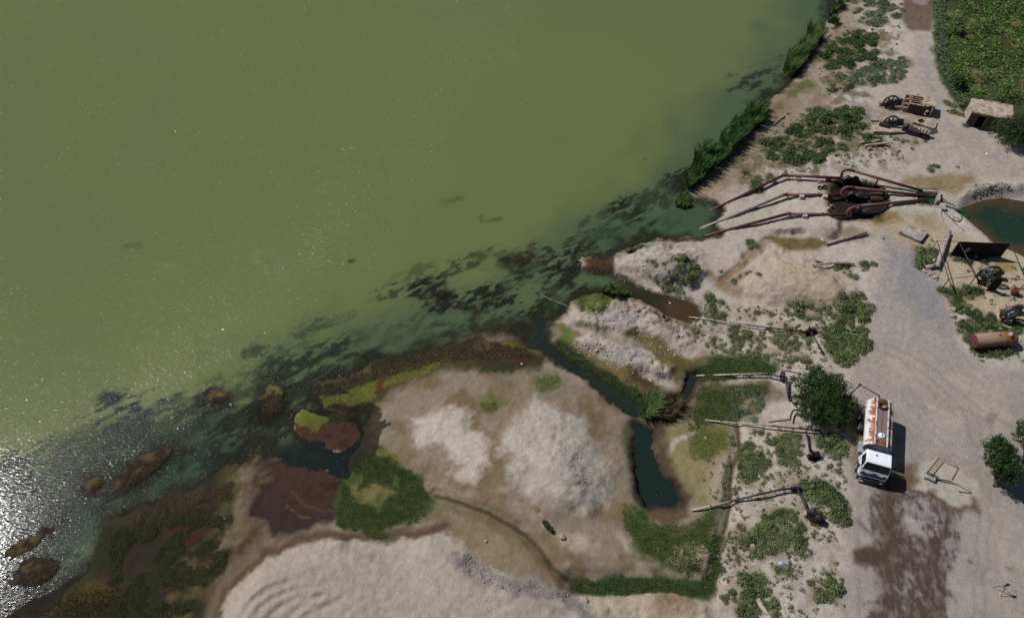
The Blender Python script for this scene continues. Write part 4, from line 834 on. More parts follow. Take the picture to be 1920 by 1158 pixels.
CL = [  # polygon, kind, radius range, count, noise threshold, label, group
 ([(1225,488),(1245,478),(1262,478),(1258,505),(1268,515),(1250,528),(1215,516),(1212,500)], 'dark', (.4,.75), 9, None, 'round green bush on the western half of the pale spoil mound by the river', 'bushes on the pale spoil mound by the river'),
 ([(1270,480),(1292,478),(1306,500),(1302,528),(1278,535),(1255,530),(1270,512)], 'dark', (.5,.95), 12, None, 'dark green bush on the shaded eastern side of the pale spoil mound', 'dark bushes on the eastern side of the mound'),
 ([(1328,540),(1350,532),(1362,556),(1352,575),(1332,568)], 'dark', (.5,.8), 5, None, 'green bush at the foot of the tan sand mound beside the brown pool', 'bushes by the brown pool'),
 ([(1340,570),(1380,575),(1392,600),(1420,620),(1450,650),(1440,668),(1400,662),(1330,640),(1308,626),(1300,600),(1335,600)], 'salt', (.28,.75), 52, .42, 'grey green saltbush in the scrub around the long white suction pipe', 'saltbushes around the upper white suction pipe'),
 ([(1395,568),(1440,572),(1500,566),(1490,600),(1440,596),(1400,590)], 'salt', (.25,.7), 11, None, 'small bush on the bare tan slope below the sand mound', 'small bushes below the sand mound'),
 ([(1420,612),(1500,604),(1535,640),(1530,670),(1490,680),(1440,660)], 'salt', (.35,.8), 34, .4, 'saltbush in the dry straw west of the upper black suction pump', 'saltbushes west of the upper pump'),
 ([(1480,570),(1530,572),(1560,580),(1565,600),(1530,605),(1490,598)], 'salt', (.5,.9), 12, None, 'bush in the row under the southern foot of the sand mound', 'bushes in the row under the sand mound'),
 ([(1575,560),(1600,550),(1628,565),(1628,600),(1600,610),(1570,596)], 'dark', (.7,1.15), 17, None, 'large green bush at the gravel road edge, northern thicket', 'bushes of the northern roadside thicket'),
 ([(1545,612),(1585,605),(1622,622),(1626,645),(1610,672),(1585,684),(1560,660),(1550,640)], 'dark', (.8,1.25), 34, None, 'large green bush in the roadside thicket above the dark tree', 'bushes of the roadside thicket above the dark tree'),
 ([(1375,730),(1410,725),(1440,740),(1435,765),(1410,788),(1380,780)], 'teal', (.55,.95), 15, None, 'bluish green bush between the two lawns near the white pipes', 'bluish bushes near the white pipes'),
 ([(1388,800),(1440,808),(1500,820),(1500,850),(1450,860),(1420,890),(1385,895)], 'dark', (.4,.85), 46, .36, 'green bush in the dense patch east of the narrow ditch', 'bushes in the dense patch east of the ditch'),
 ([(1440,850),(1500,850),(1505,885),(1450,895),(1400,900)], 'salt', (.3,.65), 16, .42, 'small saltbush at the sandy lower edge of the patch east of the ditch', 'saltbushes at the sandy edge east of the ditch'),
 ([(1535,812),(1562,810),(1582,840),(1582,862),(1555,865),(1535,840)], 'dark', (.6,1.0), 9, None, 'green bush on the verge just left of the tanker truck', 'bushes on the verge beside the tanker'),
 ([(1552,868),(1575,870),(1582,890),(1560,892)], 'dark', (.4,.7), 3, None, 'isolated bush on the road verge below the tanker cab', 'isolated verge bushes below the tanker cab'),
 ([(1495,905),(1545,905),(1568,925),(1585,935),(1585,985),(1560,985),(1550,940),(1510,930)], 'dark', (.45,.95), 22, None, 'dark green bush on the road verge by the lowest suction pump', 'verge bushes by the lowest suction pump'),
 ([(1375,895),(1388,895),(1386,940),(1376,940)], 'dark', (.3,.55), 5, None, 'bush in the thin row right beside the narrow ditch', 'bushes in the row beside the ditch'),
 ([(1430,972),(1480,958),(1502,980),(1500,1000),(1470,1030),(1420,1045),(1400,1010)], 'dark', (.5,.9), 44, None, 'green bush in the big thicket above the blue plastic rag', 'bushes of the thicket above the blue rag'),
 ([(1352,1000),(1400,985),(1410,1020),(1400,1060),(1360,1060)], 'salt', (.28,.6), 24, .38, 'small saltbush beside the south end of the ditch', 'saltbushes beside the south end of the ditch'),
 ([(1488,1012),(1510,1008),(1512,1030),(1490,1032)], 'dark', (.5,.8), 4, None, 'green bush standing clear, right of the big thicket', 'bushes right of the big thicket'),
 ([(1395,1080),(1430,1080),(1440,1105),(1440,1130),(1410,1158),(1385,1150),(1390,1110)], 'dark', (.8,1.3), 16, None, 'large bright green bush at the foot of the ditch, near the fallen plank', 'large bushes near the fallen plank'),
 ([(1355,1110),(1375,1110),(1380,1130),(1355,1130)], 'dark', (.5,.8), 4, None, 'low bush at the corner where the ditches meet', 'low bushes at the ditch corner'),
 ([(1440,1130),(1458,1130),(1458,1158),(1444,1158)], 'salt', (.4,.6), 4, None, 'small bush right of the fallen plank', 'small bushes right of the fallen plank'),
 ([(1515,1092),(1545,1095),(1560,1078),(1582,1105),(1575,1120),(1530,1125)], 'dark', (.45,.8), 8, None, 'dark bush at the lower road verge by the wet tyre track', 'bushes at the lower road verge'),
 ([(1450,1062),(1480,1058),(1478,1075),(1455,1078)], 'salt', (.35,.5), 3, None, 'small bush just below the blue plastic rag', 'small bushes below the blue rag'),
 # upper bank
 ([(1440,255),(1480,232),(1520,230),(1560,250),(1560,290),(1500,300),(1440,280)], 'deep', (.8,1.35), 38, None, 'green bush in the thicket above the three red intake pipes', 'bushes of the thicket above the red intake pipes'),
 ([(1520,195),(1560,195),(1612,200),(1612,240),(1560,245),(1530,235)], 'deep', (.9,1.4), 26, None, 'dark bush west of the two derelict flywheel engines', 'dark bushes west of the derelict engines'),
 ([(1555,250),(1610,240),(1670,270),(1665,285),(1600,280),(1560,285)], 'deep', (.4,.9), 15, None, 'green bush around the fallen white post below the derelict engines', 'bushes around the fallen white post'),
 ([(1400,330),(1425,325),(1430,345),(1420,355),(1402,350)], 'deep', (.5,.9), 4, None, 'bush on the river bank just above the first red pipe', 'bushes just above the first red pipe'),
 ([(1380,305),(1440,300),(1465,310),(1455,335),(1400,320)], 'salt', (.3,.7), 8, None, 'small bush on the sandy bank behind the reed bed', 'small bushes on the bank behind the reeds'),
 ([(1580,135),(1620,125),(1660,105),(1700,108),(1706,120),(1690,150),(1640,155),(1590,148)], 'teal', (1.0,1.5), 34, None, 'low bluish green shrub carpet piece beside the dirt road', 'bluish shrub carpet beside the dirt road'),
 ([(1545,160),(1575,140),(1600,150),(1590,175),(1560,172)], 'deep', (.6,.9), 7, None, 'dark bush between the shrub carpet and the river bank', 'dark bushes near the shrub carpet'),
 ([(1540,100),(1565,55),(1610,40),(1645,55),(1660,80),(1640,105),(1600,110),(1560,118)], 'deep', (.9,1.35), 36, .36, 'dark bush on the slope west of the dirt road', 'dark bushes on the slope west of the dirt road'),
 ([(1600,-20),(1695,-20),(1698,15),(1670,38),(1620,35),(1600,20)], 'teal', (.8,1.3), 30, None, 'green shrub at the top edge beside the dark damp road patch', 'shrubs beside the damp road patch'),
 ([(1715,470),(1745,460),(1765,475),(1755,500),(1725,498)], 'dark', (.6,.95), 13, None, 'green bush around the foot of the thick leaning pipe', 'bushes around the thick leaning pipe'),
 ([(1780,478),(1830,480),(1850,488),(1830,495),(1785,495)], 'deep', (.4,.8), 7, None, 'green bush at the foot of the black wall panel', 'bushes at the foot of the black wall panel'),
 ([(1755,540),(1800,538),(1835,548),(1830,560),(1780,560)], 'deep', (.6,.9), 15, None, 'green bush at the feet of the steel shelter posts', 'bushes at the feet of the shelter posts'),
 ([(1775,560),(1815,565),(1830,590),(1800,592)], 'deep', (.6,.9), 11, None, 'green bush between the gravel and the lower flywheel engine', 'bushes beside the lower flywheel engine'),
 ([(1790,602),(1840,600),(1925,610),(1930,625),(1830,625),(1822,650),(1800,640)], 'deep', (.6,1.0), 22, None, 'green bush behind the old rusty tank', 'bushes behind the old rusty tank'),
 ([(1815,652),(1850,655),(1905,662),(1890,674),(1845,670)], 'dark', (.5,.8), 14, None, 'green bush in front of the old rusty tank', 'bushes in front of the old rusty tank'),
 ([(1520,485),(1570,490),(1640,495),(1645,510),(1600,522),(1560,498)], 'deep', (.4,.8), 13, None, 'dark bush along the grey pole behind the sand mound', 'dark bushes along the grey pole'),
 ([(1395,438),(1425,436),(1428,455),(1405,458)], 'dark', (.4,.7), 6, None, 'green bush on the bank below the lowest red intake pipe', 'bushes below the lowest red intake pipe'),
 ([(1372,510),(1420,508),(1425,520),(1375,520)], 'dark', (.35,.6), 5, None, 'small bush in the dry runnel west of the sand mound', 'small bushes in the dry runnel'),
 ([(1795,215),(1812,212),(1812,240),(1795,240)], 'dark', (.5,.8), 4, None, 'bush beside the left wall of the mud roofed hut', 'bushes beside the left wall of the hut'),
 ([(1772,195),(1788,195),(1790,222),(1778,222)], 'dark', (.5,.8), 4, None, 'bush on the field edge right of the dirt road fork', 'bushes on the field edge by the road fork'),
 ([(1735,315),(1760,312),(1762,325),(1738,325)], 'dark', (.35,.6), 3, None, 'small bush on the bare yard above the outfall basin', 'small bushes above the outfall basin'),
 ([(1735,240),(1752,245),(1748,262),(1736,258)], 'dark', (.4,.6), 3, None, 'small bush beside the rusted engine wreck', 'small bushes beside the engine wreck'),
 ([(1650,255),(1740,262),(1720,285),(1660,285)], 'salt', (.25,.45), 8, None, 'tiny bush on the trampled ground below the derelict engines', 'tiny bushes below the derelict engines'),
]
cand = []
for ci, (poly, kind, rr, n, thr, lab, grp) in enumerate(CL):
    pts = scatter_px(poly, n * 12, .3, thr, .5, ci); chosen = []
    for p in pts:
        r_ = random.uniform(*rr) * random.choice((.55, .7, .9, 1, 1.1, 1.2))
        if all((p[0] - q[0]) ** 2 + (p[1] - q[1]) ** 2 > (.5 * (r_ + q[3])) ** 2 for q in chosen):
            chosen.append((p[0], p[1], p[2], r_))
            if len(chosen) >= n: break
    for q in chosen: cand.append((q, kind, lab, grp))
def apparent(c): return c[0][3] / math.hypot(c[0][0], c[0][1], HCAM)
cand.sort(key=apparent, reverse=True); NIND = 292
print('shrubs', len(cand))
ORD = 'first second third fourth fifth sixth seventh eighth ninth tenth eleventh twelfth thirteenth fourteenth fifteenth sixteenth seventeenth eighteenth nineteenth twentieth'.split()
def seen(q):      # where the bush stands in the photograph
    d = np.array([q[0], q[1], q[2] - HCAM]); dep = d[1] * cp - d[2] * sp; return d[0] / dep, (d[1] * sp + d[2] * cp) / dep
LABS = {}
for grp in set(c[3] for c in cand[:NIND]):
    mem = [c for c in cand[:NIND] if c[3] == grp]; n_ = len(mem); rows = 1 if n_ <= 8 else (2 if n_ <= 18 else 3); mem.sort(key=lambda c: -seen(c[0])[1]); per = -(-n_ // rows)
    for r_i in range(rows):
        row = sorted(mem[r_i * per:(r_i + 1) * per], key=lambda c: seen(c[0])[0]); nm = {1: [''], 2: ['upper row, ', 'lower row, '], 3: ['upper row, ', 'middle row, ', 'lower row, ']}[rows][r_i]
        for i_, c in enumerate(row):
            pos = ('only one' if n_ == 1 else nm + (ORD[i_] + ' from left' if i_ < len(ORD) else 'far right')); t_ = c[2] if n_ == 1 else c[2] + ', ' + pos
            if len(t_.split()) > 16: t_ = pos + ' among ' + grp
            LABS[id(c[0])] = t_
for q, kind, lab, grp in cand[:NIND]:
    lab = LABS[id(q)]
    me = random.choice(SHR[kind]); o = obj('shrub', me); r_ = q[3]
    o.location = (q[0], q[1], q[2] - .04); o.scale = (r_ * random.uniform(.9, 1.2), r_ * random.uniform(.9, 1.2), r_ * random.uniform(.6, 1.35)); o.rotation_euler = (0, 0, random.uniform(0, 6.28))
    tag(o, lab, 'bush', grp)
def merged(name, meshes, xf, mat):
    Vs = []
    for me, (x, y, z, s, a) in zip(meshes, xf):
        v = np.empty(len(me.vertices) * 3); me.vertices.foreach_get('co', v); v = v.reshape(-1, 3); c, s_ = math.cos(a), math.sin(a)
        Vs.append(np.stack([(v[:, 0] * c - v[:, 1] * s_) * s + x, (v[:, 0] * s_ + v[:, 1] * c) * s + y, v[:, 2] * s + z], 1))
    V = np.concatenate(Vs); n = len(V) // 4; me = bpy.data.meshes.new(name); me.vertices.add(len(V)); me.vertices.foreach_set('co', V.ravel())
    me.loops.add(4 * n); me.loops.foreach_set('vertex_index', np.arange(4 * n, dtype=np.int32)); me.polygons.add(n)
    me.polygons.foreach_set('loop_start', (np.arange(n) * 4).astype(np.int32)); me.polygons.foreach_set('loop_total', np.full(n, 4, np.int32)); me.update(); me.materials.append(mat); return me
rest = cand[NIND:]
if rest:
    ms = [random.choice(SHR[k]) for _, k, _, _ in rest]; xf = [(q[0], q[1], q[2] - .03, q[3], random.uniform(0, 6)) for q, _, _, _ in rest]
    stuff('small_scrub', merged('small_scrub', ms, xf, M['leaf_sh']), 'many small green scrub plants scattered between the larger bushes', 'scrub')
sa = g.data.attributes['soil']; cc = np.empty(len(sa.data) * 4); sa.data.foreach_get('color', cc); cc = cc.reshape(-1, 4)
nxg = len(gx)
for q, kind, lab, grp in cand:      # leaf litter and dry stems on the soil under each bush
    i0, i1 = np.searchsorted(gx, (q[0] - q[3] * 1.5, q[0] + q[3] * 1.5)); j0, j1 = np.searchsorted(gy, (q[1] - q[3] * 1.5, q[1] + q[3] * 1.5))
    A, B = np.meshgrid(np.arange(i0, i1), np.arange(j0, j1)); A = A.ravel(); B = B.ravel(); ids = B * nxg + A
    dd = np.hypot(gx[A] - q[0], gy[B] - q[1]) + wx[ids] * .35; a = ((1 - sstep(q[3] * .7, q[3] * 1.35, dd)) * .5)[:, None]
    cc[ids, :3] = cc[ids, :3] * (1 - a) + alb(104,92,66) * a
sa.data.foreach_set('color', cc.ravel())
# tufts: hundreds of small plants around the bushes
small = [shrub_mesh('tuft', 46, 900 + i, M['leaf_sh'], .6, .34, 3) for i in range(3)]
TU = [([(1330,560),(1500,570),(1620,560),(1610,690),(1480,690),(1330,670)], 150, .38), ([(1370,800),(1580,800),(1585,1000),(1500,1060),(1400,1150),(1345,1120),(1350,950)], 230, .36), ([(1380,200),(1560,200),(1700,260),(1690,300),(1540,320),(1400,340)], 150, .38),
      ([(1540,40),(1690,30),(1690,150),(1540,170)], 90, .38), ([(1500,900),(1588,900),(1588,1158),(1450,1158)], 60, .4), ([(1730,450),(1930,480),(1930,680),(1820,680)], 50, .42), ([(1290,560),(1340,560),(1330,640),(1290,620)], 18, None), ([(1320,850),(1375,850),(1365,950),(1320,930)], 10, None)]
xf = []; ms = []
for i, (poly, n, thr) in enumerate(TU):
    for p in scatter_px(poly, int(n * 3.4), .5, thr, .45, 50 + i): xf.append((p[0], p[1], p[2] - .02, random.uniform(.08, .42) * random.choice((.6, 1, 1)), random.uniform(0, 6))); ms.append(random.choice(small))
stuff('scrub_tufts', merged('scrub_tufts', ms, xf, M['leaf_sh']), 'tiny grey green tufts scattered over the dry sandy scrub', 'tufts')

# ------------------------------------------------------------------ reeds, grass, weed
def reedbed(poly, n, h, label, name='reeds', mat=None, wd=.045, lean=.35):
    p = scatter_px(poly, n, 1.6, .34, .5, 3, 1.2); p[:, 2] = np.maximum(p[:, 2], -.05)
    me = blades(name, p, RNG.uniform(h * .35, h * 1.2, len(p)) * (.35 + 1.3 * fbm(p[:, 0], p[:, 1], .6, 33, 3)), wd, lean, mat or M['reed'], np.tile([[.25, .05, 0]], (len(p), 1)))
    return stuff(name, me, label, 'reeds')
reedbed([(1292,345),(1288,320),(1310,285),(1345,250),(1385,212),(1420,188),(1440,192),(1432,215),(1400,252),(1355,296),(1318,322),(1302,342)], 9000, 1.9, 'tall bright green reed bed standing in the river edge below the scrub', wd=.055)
reedbed([(1466,118),(1480,98),(1505,70),(1530,38),(1545,30),(1545,55),(1525,88),(1500,120),(1482,132)], 4500, 1.9, 'smaller tall reed bed at the river edge near the top of the photo')
reedbed([(1270,366),(1280,352),(1298,342),(1310,350),(1305,370),(1285,376)], 1300, .8, 'ragged dark reeds at the tip of the bank below the big reed bed')
reedbed([(1204,738),(1222,730),(1240,742),(1240,760),(1222,772),(1208,765)], 900, 1.2, 'clump of tall reeds between the channel and the small pool', lean=.8, wd=.06)
reedbed([(1240,735),(1262,735),(1275,752),(1262,775),(1240,772)], 500, 1.0, 'brown dead reeds right of the tall reed clump', 'dead_reeds', M['weed'], .06, .9)
reedbed([(1125,540),(1150,518),(1170,530),(1185,545),(1165,548)], 700, .8, 'sparse reeds where the side channel meets the river')
reedbed([(1555,28),(1568,5),(1580,-15),(1590,-15),(1575,20),(1562,45)], 900, 1.2, 'narrow fringe of reeds along the bank at the top')
def lawn(poly, n, h, label, mat='grass', thr=None, wd=.04, lean=.5, cat='grass', name='grass', warp=.8, hole=None):
    p = scatter_px(poly, n, warp * 1.6, thr or .30, .7, len(label), 2.2); p = p[p[:, 2] > -.12]
    if hole: p = p[sdf(p[:, 0], p[:, 1], P2(hole) * .98) + (fbm(p[:, 0], p[:, 1], .8, 3) - .5) * 2 < RNG.uniform(-.7, .3, len(p))]
    q = p.copy(); q[:, :2] += RNG.normal(0, .12, (len(p), 2)); p = np.concatenate([p, q]); p[:, 2] = groundv(p[:, 0], p[:, 1])
    f = .6 + .8 * fbm(p[:, 0], p[:, 1], .8, 41, 3)
    return stuff(name, blades(name, p, RNG.uniform(h * .22, h * .7, len(p)) * f, wd * RNG.uniform(.35, .8, len(p)), lean + .7, M[mat]), label, cat)
lawn([(640,880),(690,846),(722,848),(755,872),(790,897),(815,932),(800,960),(760,985),(720,1003),(670,988),(632,975),(625,950)], 13000, .26, 'dark green marsh grass around a bare tan spot above the sand heap', wd=.035, hole=[(655,918),(690,898),(738,902),(724,922),(704,944),(668,940)], thr=.36)
lawn([(1300,682),(1360,662),(1440,666),(1462,690),(1440,700),(1310,704)], 4200, .30, 'dark green lawn of grass above the middle white pipe')
lawn([(1310,716),(1440,716),(1450,732),(1400,745),(1370,790),(1300,795),(1290,770)], 2600, .25, 'olive rough grass below the middle white pipe', thr=.42)
lawn([(1072,1090),(1150,1084),(1240,1082),(1325,1094),(1328,1108),(1240,1106),(1150,1110),(1082,1112)], 4200, .34, 'dark green sedge filling the bottom ditch')
lawn([(1332,1000),(1350,1000),(1345,1100),(1322,1105)], 1200, .3, 'green sedge along the lower end of the narrow ditch')
lawn([(1168,950),(1200,955),(1220,985),(1290,980),(1335,952),(1345,970),(1325,1040),(1300,1085),(1250,1060),(1190,1030)], 3600, .25, 'green grass south of the small dark pool')
lawn([(1040,645),(1100,682),(1165,722),(1205,750),(1215,745),(1170,708),(1100,668),(1050,635)], 2600, .45, 'green bank grass along the north side of the channel')
lawn([(1290,800),(1370,800),(1372,840),(1330,862),(1300,850)], 1300, .2, 'thin green grass on the pale flat below the third white pipe', 'grass_lt')
lawn([(1000,702),(1045,696),(1056,715),(1030,728),(1008,720)], 500, .15, 'pale green grass patch at the top of the dry flat', 'grass_lt')
lawn([(900,748),(935,742),(950,758),(920,768),(902,760)], 380, .15, 'small pale grass patch above the pale gravel mound', 'grass_lt')
lawn([(1080,552),(1120,545),(1148,550),(1140,580),(1110,588),(1082,576)], 700, .2, 'bright short grass on the river tip of the upper ridge', 'grass_lt')
lawn([(180,1000),(260,960),(340,940),(420,960),(420,1050),(380,1110),(330,1158),(160,1158),(200,1060)], 12000, .3, 'dark olive marsh weed covering the south west bank', 'olive', thr=.47, wd=.03, lean=.5)
lawn([(60,1140),(140,1095),(230,1090),(300,1158),(60,1158)], 1500, .2, 'brownish wet weed at the bottom left bank', 'weed')
lawn([(200,975),(320,925),(430,895),(440,925),(340,960),(250,985)], 2600, .22, 'brown dead weed matted along the south west water edge', 'weed', wd=.05, lean=1.1)
lawn([(690,672),(860,630),(985,640),(1020,660),(940,662),(850,668),(760,684),(640,722),(592,718),(620,708)], 3800, .22, 'brown and olive weed fringe on the north shore of the dry flat', 'weed', wd=.05, lean=1.1)
lawn([(595,728),(650,725),(700,702),(760,688),(830,674),(780,700),(730,712),(690,742),(640,750),(600,746)], 2600, .06, 'yellow green water scum mat along the shore', 'azolla', lean=2.5, cat='scum', name='scum_mat')
lawn([(552,786),(562,768),(592,763),(610,775),(596,796),(570,796)], 900, .06, 'bright green scum on the red weed island', 'azolla', lean=2.5, cat='scum', name='scum_mat')
for poly, n, lab in (([(385,742),(394,732),(412,728),(428,734),(434,745),(424,756),(408,758)], 420, 'brown weed on the small round islet'), ([(474,740),(484,724),(505,717),(525,725),(532,742),(522,762),(505,774),(486,768)], 800, 'brown weed on the larger round islet'),
                     ([(210,920),(218,902),(242,876),(272,854),(305,840),(330,836),(328,850),(312,864),(276,884),(244,900)], 1000, 'brown weed on the long narrow islet'), ([(24,1082),(44,1060),(72,1048),(100,1048),(100,1062),(86,1082),(62,1096),(38,1100)], 700, 'brown weed on the islet in the bottom left corner'), ([(20,1040),(50,1008),(85,982),(98,984),(84,1002),(52,1028)], 350, 'brown weed on the thin drowned islet on the left'),
                     ([(152,918),(164,896),(185,886),(194,894),(186,912),(168,926)], 250, 'dark weed on the drowned islet beside the long islet'), ([(1094,486),(1108,483),(1128,486),(1142,500),(1138,510),(1112,508)], 400, 'rust brown weed spit reaching from the pale spoil mound')):
    lawn(poly, n, .18, lab, 'weed', wd=.05, lean=1.4, cat='weed', name='water_weed', warp=.2)
# farmland top right
fp = [(1752,-60),(1752,60),(1756,110),(1772,158),(1798,202),(1832,190),(1880,192),(2100,210),(2150,100),(2150,-60)]
p = scatter_px(fp, 30000, .8); hgt = .15 + 2.6 * np.clip(fbm(p[:, 0], p[:, 1], .5, 700, 4) - .38, 0, 1) * 2
kk = fbm(p[:, 0], p[:, 1], .7, 77, 3) > .40; p = p[kk]; hgt = hgt[kk]; p[:, 2] += RNG.uniform(.35, 1.0, len(p)) * hgt
stuff('field_plants', quads('field_plants', p, RNG.normal(size=(len(p), 3)) * .7 + np.array([[-.2, .1, 1]]), RNG.uniform(.16, .42, len(p)), M['leaf_field'], .55), 'dense patchy green vegetation filling the field in the top right', 'vegetation')
p = scatter_px([(1752,-60),(1752,60),(1756,110),(1772,158),(1798,202),(1812,200),(1785,150),(1772,100),(1770,-60)], 4500, .6); p[:, 2] += RNG.uniform(.1, .5, len(p))
stuff('field_edge_plants', quads('field_edge_plants', p, RNG.normal(size=(len(p), 3)) * .7 + np.array([[0, 0, 1]]), RNG.uniform(.15, .3, len(p)), M['leaf_tl'], .6), 'bluish green low plants along the road edge of the field', 'vegetation')
# ------------------------------------------------------------------ trees
def tree(name, label, base, lobes, nleaf, leaf, mat, cat='tree', droop=0.0, group=None, seed=1, trunk=.22):
    """lobes: (x, y, z, r, squash) in metres from the base"""
    rg = np.random.default_rng(seed); rd = random.Random(seed); t = thing(name, label, cat, base, 0, group)
    tr = MB(); top = Vector((sum(l[0] for l in lobes) / len(lobes), sum(l[1] for l in lobes) / len(lobes), max(l[2] for l in lobes) * .75))
    tr.tube(smooth_path([(0, 0, -.2), (top.x * .25, top.y * .2, top.z * .35), (top.x * .6, top.y * .6, top.z * .7), top]), [trunk * (1 - .75 * i / 12) for i in range(13)], 8)
    tr.build('trunk', M['bark'], t)
    lm = MB()
    for l in lobes:
        for _ in range(4):
            f = rd.uniform(.25, .55); s = Vector((top.x * f, top.y * f, top.z * f)); e = Vector((l[0], l[1], l[2])) + Vector((rd.uniform(-1, 1), rd.uniform(-1, 1), rd.uniform(-.4, .6))) * l[3] * .8
            lm.tube(smooth_path([s, (s + e) / 2 + Vector((0, 0, .2)), e], 3), [trunk * .45, trunk * .4, trunk * .34, trunk * .28, trunk * .2, trunk * .12, trunk * .06][:7], 5)
    lm.build('limbs', M['bark'], t)
    P = []; N = []; tot = sum(l[3] ** 2 for l in lobes)
    for x, y, z, r, sq in lobes:
        k = int(nleaf * r * r / tot); nc = max(14, int(42 * r)); dc = rg.normal(size=(nc, 3)); dc[:, 2] = np.where(dc[:, 2] < -.3, -dc[:, 2], dc[:, 2]); dc /= np.linalg.norm(dc, axis=1, keepdims=True)
        cc = dc * rg.uniform(.45, 1.02, (nc, 1)) * r; cr = rg.uniform(.16, .34, nc) * r; w_ = rg.integers(0, nc, k)
        d = rg.normal(size=(k, 3)); d /= np.linalg.norm(d, axis=1, keepdims=True)
        p = cc[w_] + d * cr[w_][:, None] * rg.uniform(.5, 1.0, (k, 1)); 
        if droop: p[:, 2] -= droop * (np.hypot(p[:, 0], p[:, 1]) / r) ** 2 * r
        p[:, 2] *= sq; P.append(p + np.array([x, y, z])); N.append(d * .8 + dc[w_] * .5 + rg.normal(size=(k, 3)) * .45 + np.array([0, 0, .3]))
    P = np.concatenate(P); N = np.concatenate(N); P[:, 2] = np.maximum(P[:, 2], .1)
    obj('crown', quads('crown', P, N, rg.uniform(leaf * .6, leaf * 1.3, len(P)), mat, .6 if not droop else .4), t)
    return t
tree('shade_tree', 'big dark green tree with a dense wide crown beside the rear of the tanker truck', at(1530, 768),
     [(0, .3, 2.5, 2.2, .8), (-1.4, 1.5, 2.2, 1.7, .8), (1.4, 1.1, 2.3, 1.8, .8), (.8, -1.5, 2.0, 1.8, .8), (-1.2, -.8, 1.9, 1.6, .8), (.1, 2.5, 2.2, 1.5, .8), (-2.1, .3, 1.5, 1.2, .8), (2.3, -.5, 1.6, 1.3, .8), (1.6, -2.0, 1.4, 1.0, .8), (-.6, -1.9, 1.3, 1.0, .8)], 23000, .17, M['leaf_tree'], seed=5)
tree('tamarisk_tree', 'very dark fine leaved drooping tree at the right end of the mud roofed hut', at(1888, 262),
     [(0, 0, 1.9, 2.5, .75), (1.5, .6, 1.8, 2.2, .75), (.3, -1.2, 1.3, 1.9, .7), (-.9, .9, 1.5, 1.6, .75), (3.2, 0, 1.8, 2.3, .75)], 16000, .2, M['leaf_tree2'], droop=.35, seed=8)
tree('young_tree', 'yard tree with a two lobed round crown and thin trunk near the right edge', at(1862, 912),
     [(-.1, 2.5, 2.9, 1.35, .85), (.5, 2.9, 2.7, 1.1, .85), (.0, .9, 2.5, 1.25, .85), (.8, .6, 2.5, 1.1, .85), (-.7, 1.6, 2.4, .9, .85), (1.2, 1.6, 2.6, 1.1, .85), (.6, -.2, 2.0, .8, .85)], 12000, .18, M['leaf_tree'], seed=11, trunk=.11)
tree('young_tree', 'second yard tree, cut off by the right edge of the photo', at(1915, 878),
     [(-.3, 2.0, 2.9, 1.2, .85), (.8, 1.6, 2.7, 1.2, .85), (.3, 2.9, 2.6, 1.0, .85), (.4, .9, 2.3, .9, .85)], 6500, .17, M['leaf_tree'], seed=12, trunk=.10)
tree('field_bush', 'dark round bush standing in the green field above the hut', at(1790, 165),
     [(0, 0, .9, 1.1, .9), (.5, .3, .9, .9, .9), (-.3, .5, 1.1, .8, .9)], 2600, .2, M['leaf_tree2'], cat='bush', seed=14, trunk=.1)
tree('field_bush', 'dark upright bush in the field beside the dirt road, higher up the photo', at(1790, 60),
     [(0, 0, .9, .9, .9), (-.2, .8, .9, .7, .9), (.2, -.8, .7, .7, .9)], 2000, .2, M['leaf_dk'], cat='bush', seed=15, trunk=.1)
obj_ = tree('flat_shrub', 'low leafy shrub alone on the dry flat below the pale gravel mound', at(1026, 990), [(0, 0, .25, .42, .6), (.3, -.3, .2, .3, .6), (-.2, .45, .2, .3, .6)], 500, .17, M['leaf_tree'], cat='bush', seed=16, trunk=.04)

# ------------------------------------------------------------------ tanker truck (x forward, y left, z up)
YZ = 1.75
pf = Vector((*plane(1641.5, 884, YZ + 2.09), YZ)); pr = Vector((*plane(1656, 749, YZ + 3.15), YZ)); hd = math.atan2(pf.y - pr.y, pf.x - pr.x)
SXT = (pf - pr).length / 7.95; print('truck x scale', SXT, math.degrees(hd))
tk_c = pf - Vector((math.cos(hd), math.sin(hd), 0)) * 4.60 * SXT; tk_c.z = ground(tk_c.x, tk_c.y)
TK = thing('tanker_truck', 'white cab tanker truck with a rust stained round tank parked on the gravel yard', 'tanker truck', tk_c, hd); TK.scale = (SXT, 1.08, 1.05)
b_ = MB(); [b_.box((.5, s * .42, .85), (7.8, .12, .24)) for s in (1, -1)]; [b_.box((x, 0, .85), (.12, .8, .18)) for x in (-3.3, -1.6, -.2, 1.2, 3.0)]; b_.build('chassis', M['dark_pipe'], TK)
def wheel(x, y, wid):
    ax = Vector((0, 1, 0)); tm = MB(); tm.lathe([(-wid / 2, .30), (-wid / 2, .46), (-wid / 2 + .04, .51), (wid / 2 - .04, .51), (wid / 2, .46), (wid / 2, .30)], (x, y, .51), ax, 24)
    ty = tm.build('wheel', M['tyre'], TK)
    MB().lathe([(-wid * .4, 0), (-wid * .4, .26), (-wid / 2, .30), (-wid/2 + .02, .31), (wid / 2 - .02, .31), (wid / 2, .30), (wid * .4, .26), (wid * .4, .12), (wid * .52, .09), (wid * .52, 0)], (x, y, .51), ax, 18).build('rim', M['greypaint'], ty)
for x in (3.55,):
    for s in (1, -1): wheel(x, s * 1.08, .30)
for x in (-1.15, -2.45):
    for s in (1, -1): wheel(x, s * .98, .56)
TZ = 2.12; TA = 1.22; TB = .92; X0 = -3.6; X1 = 2.35
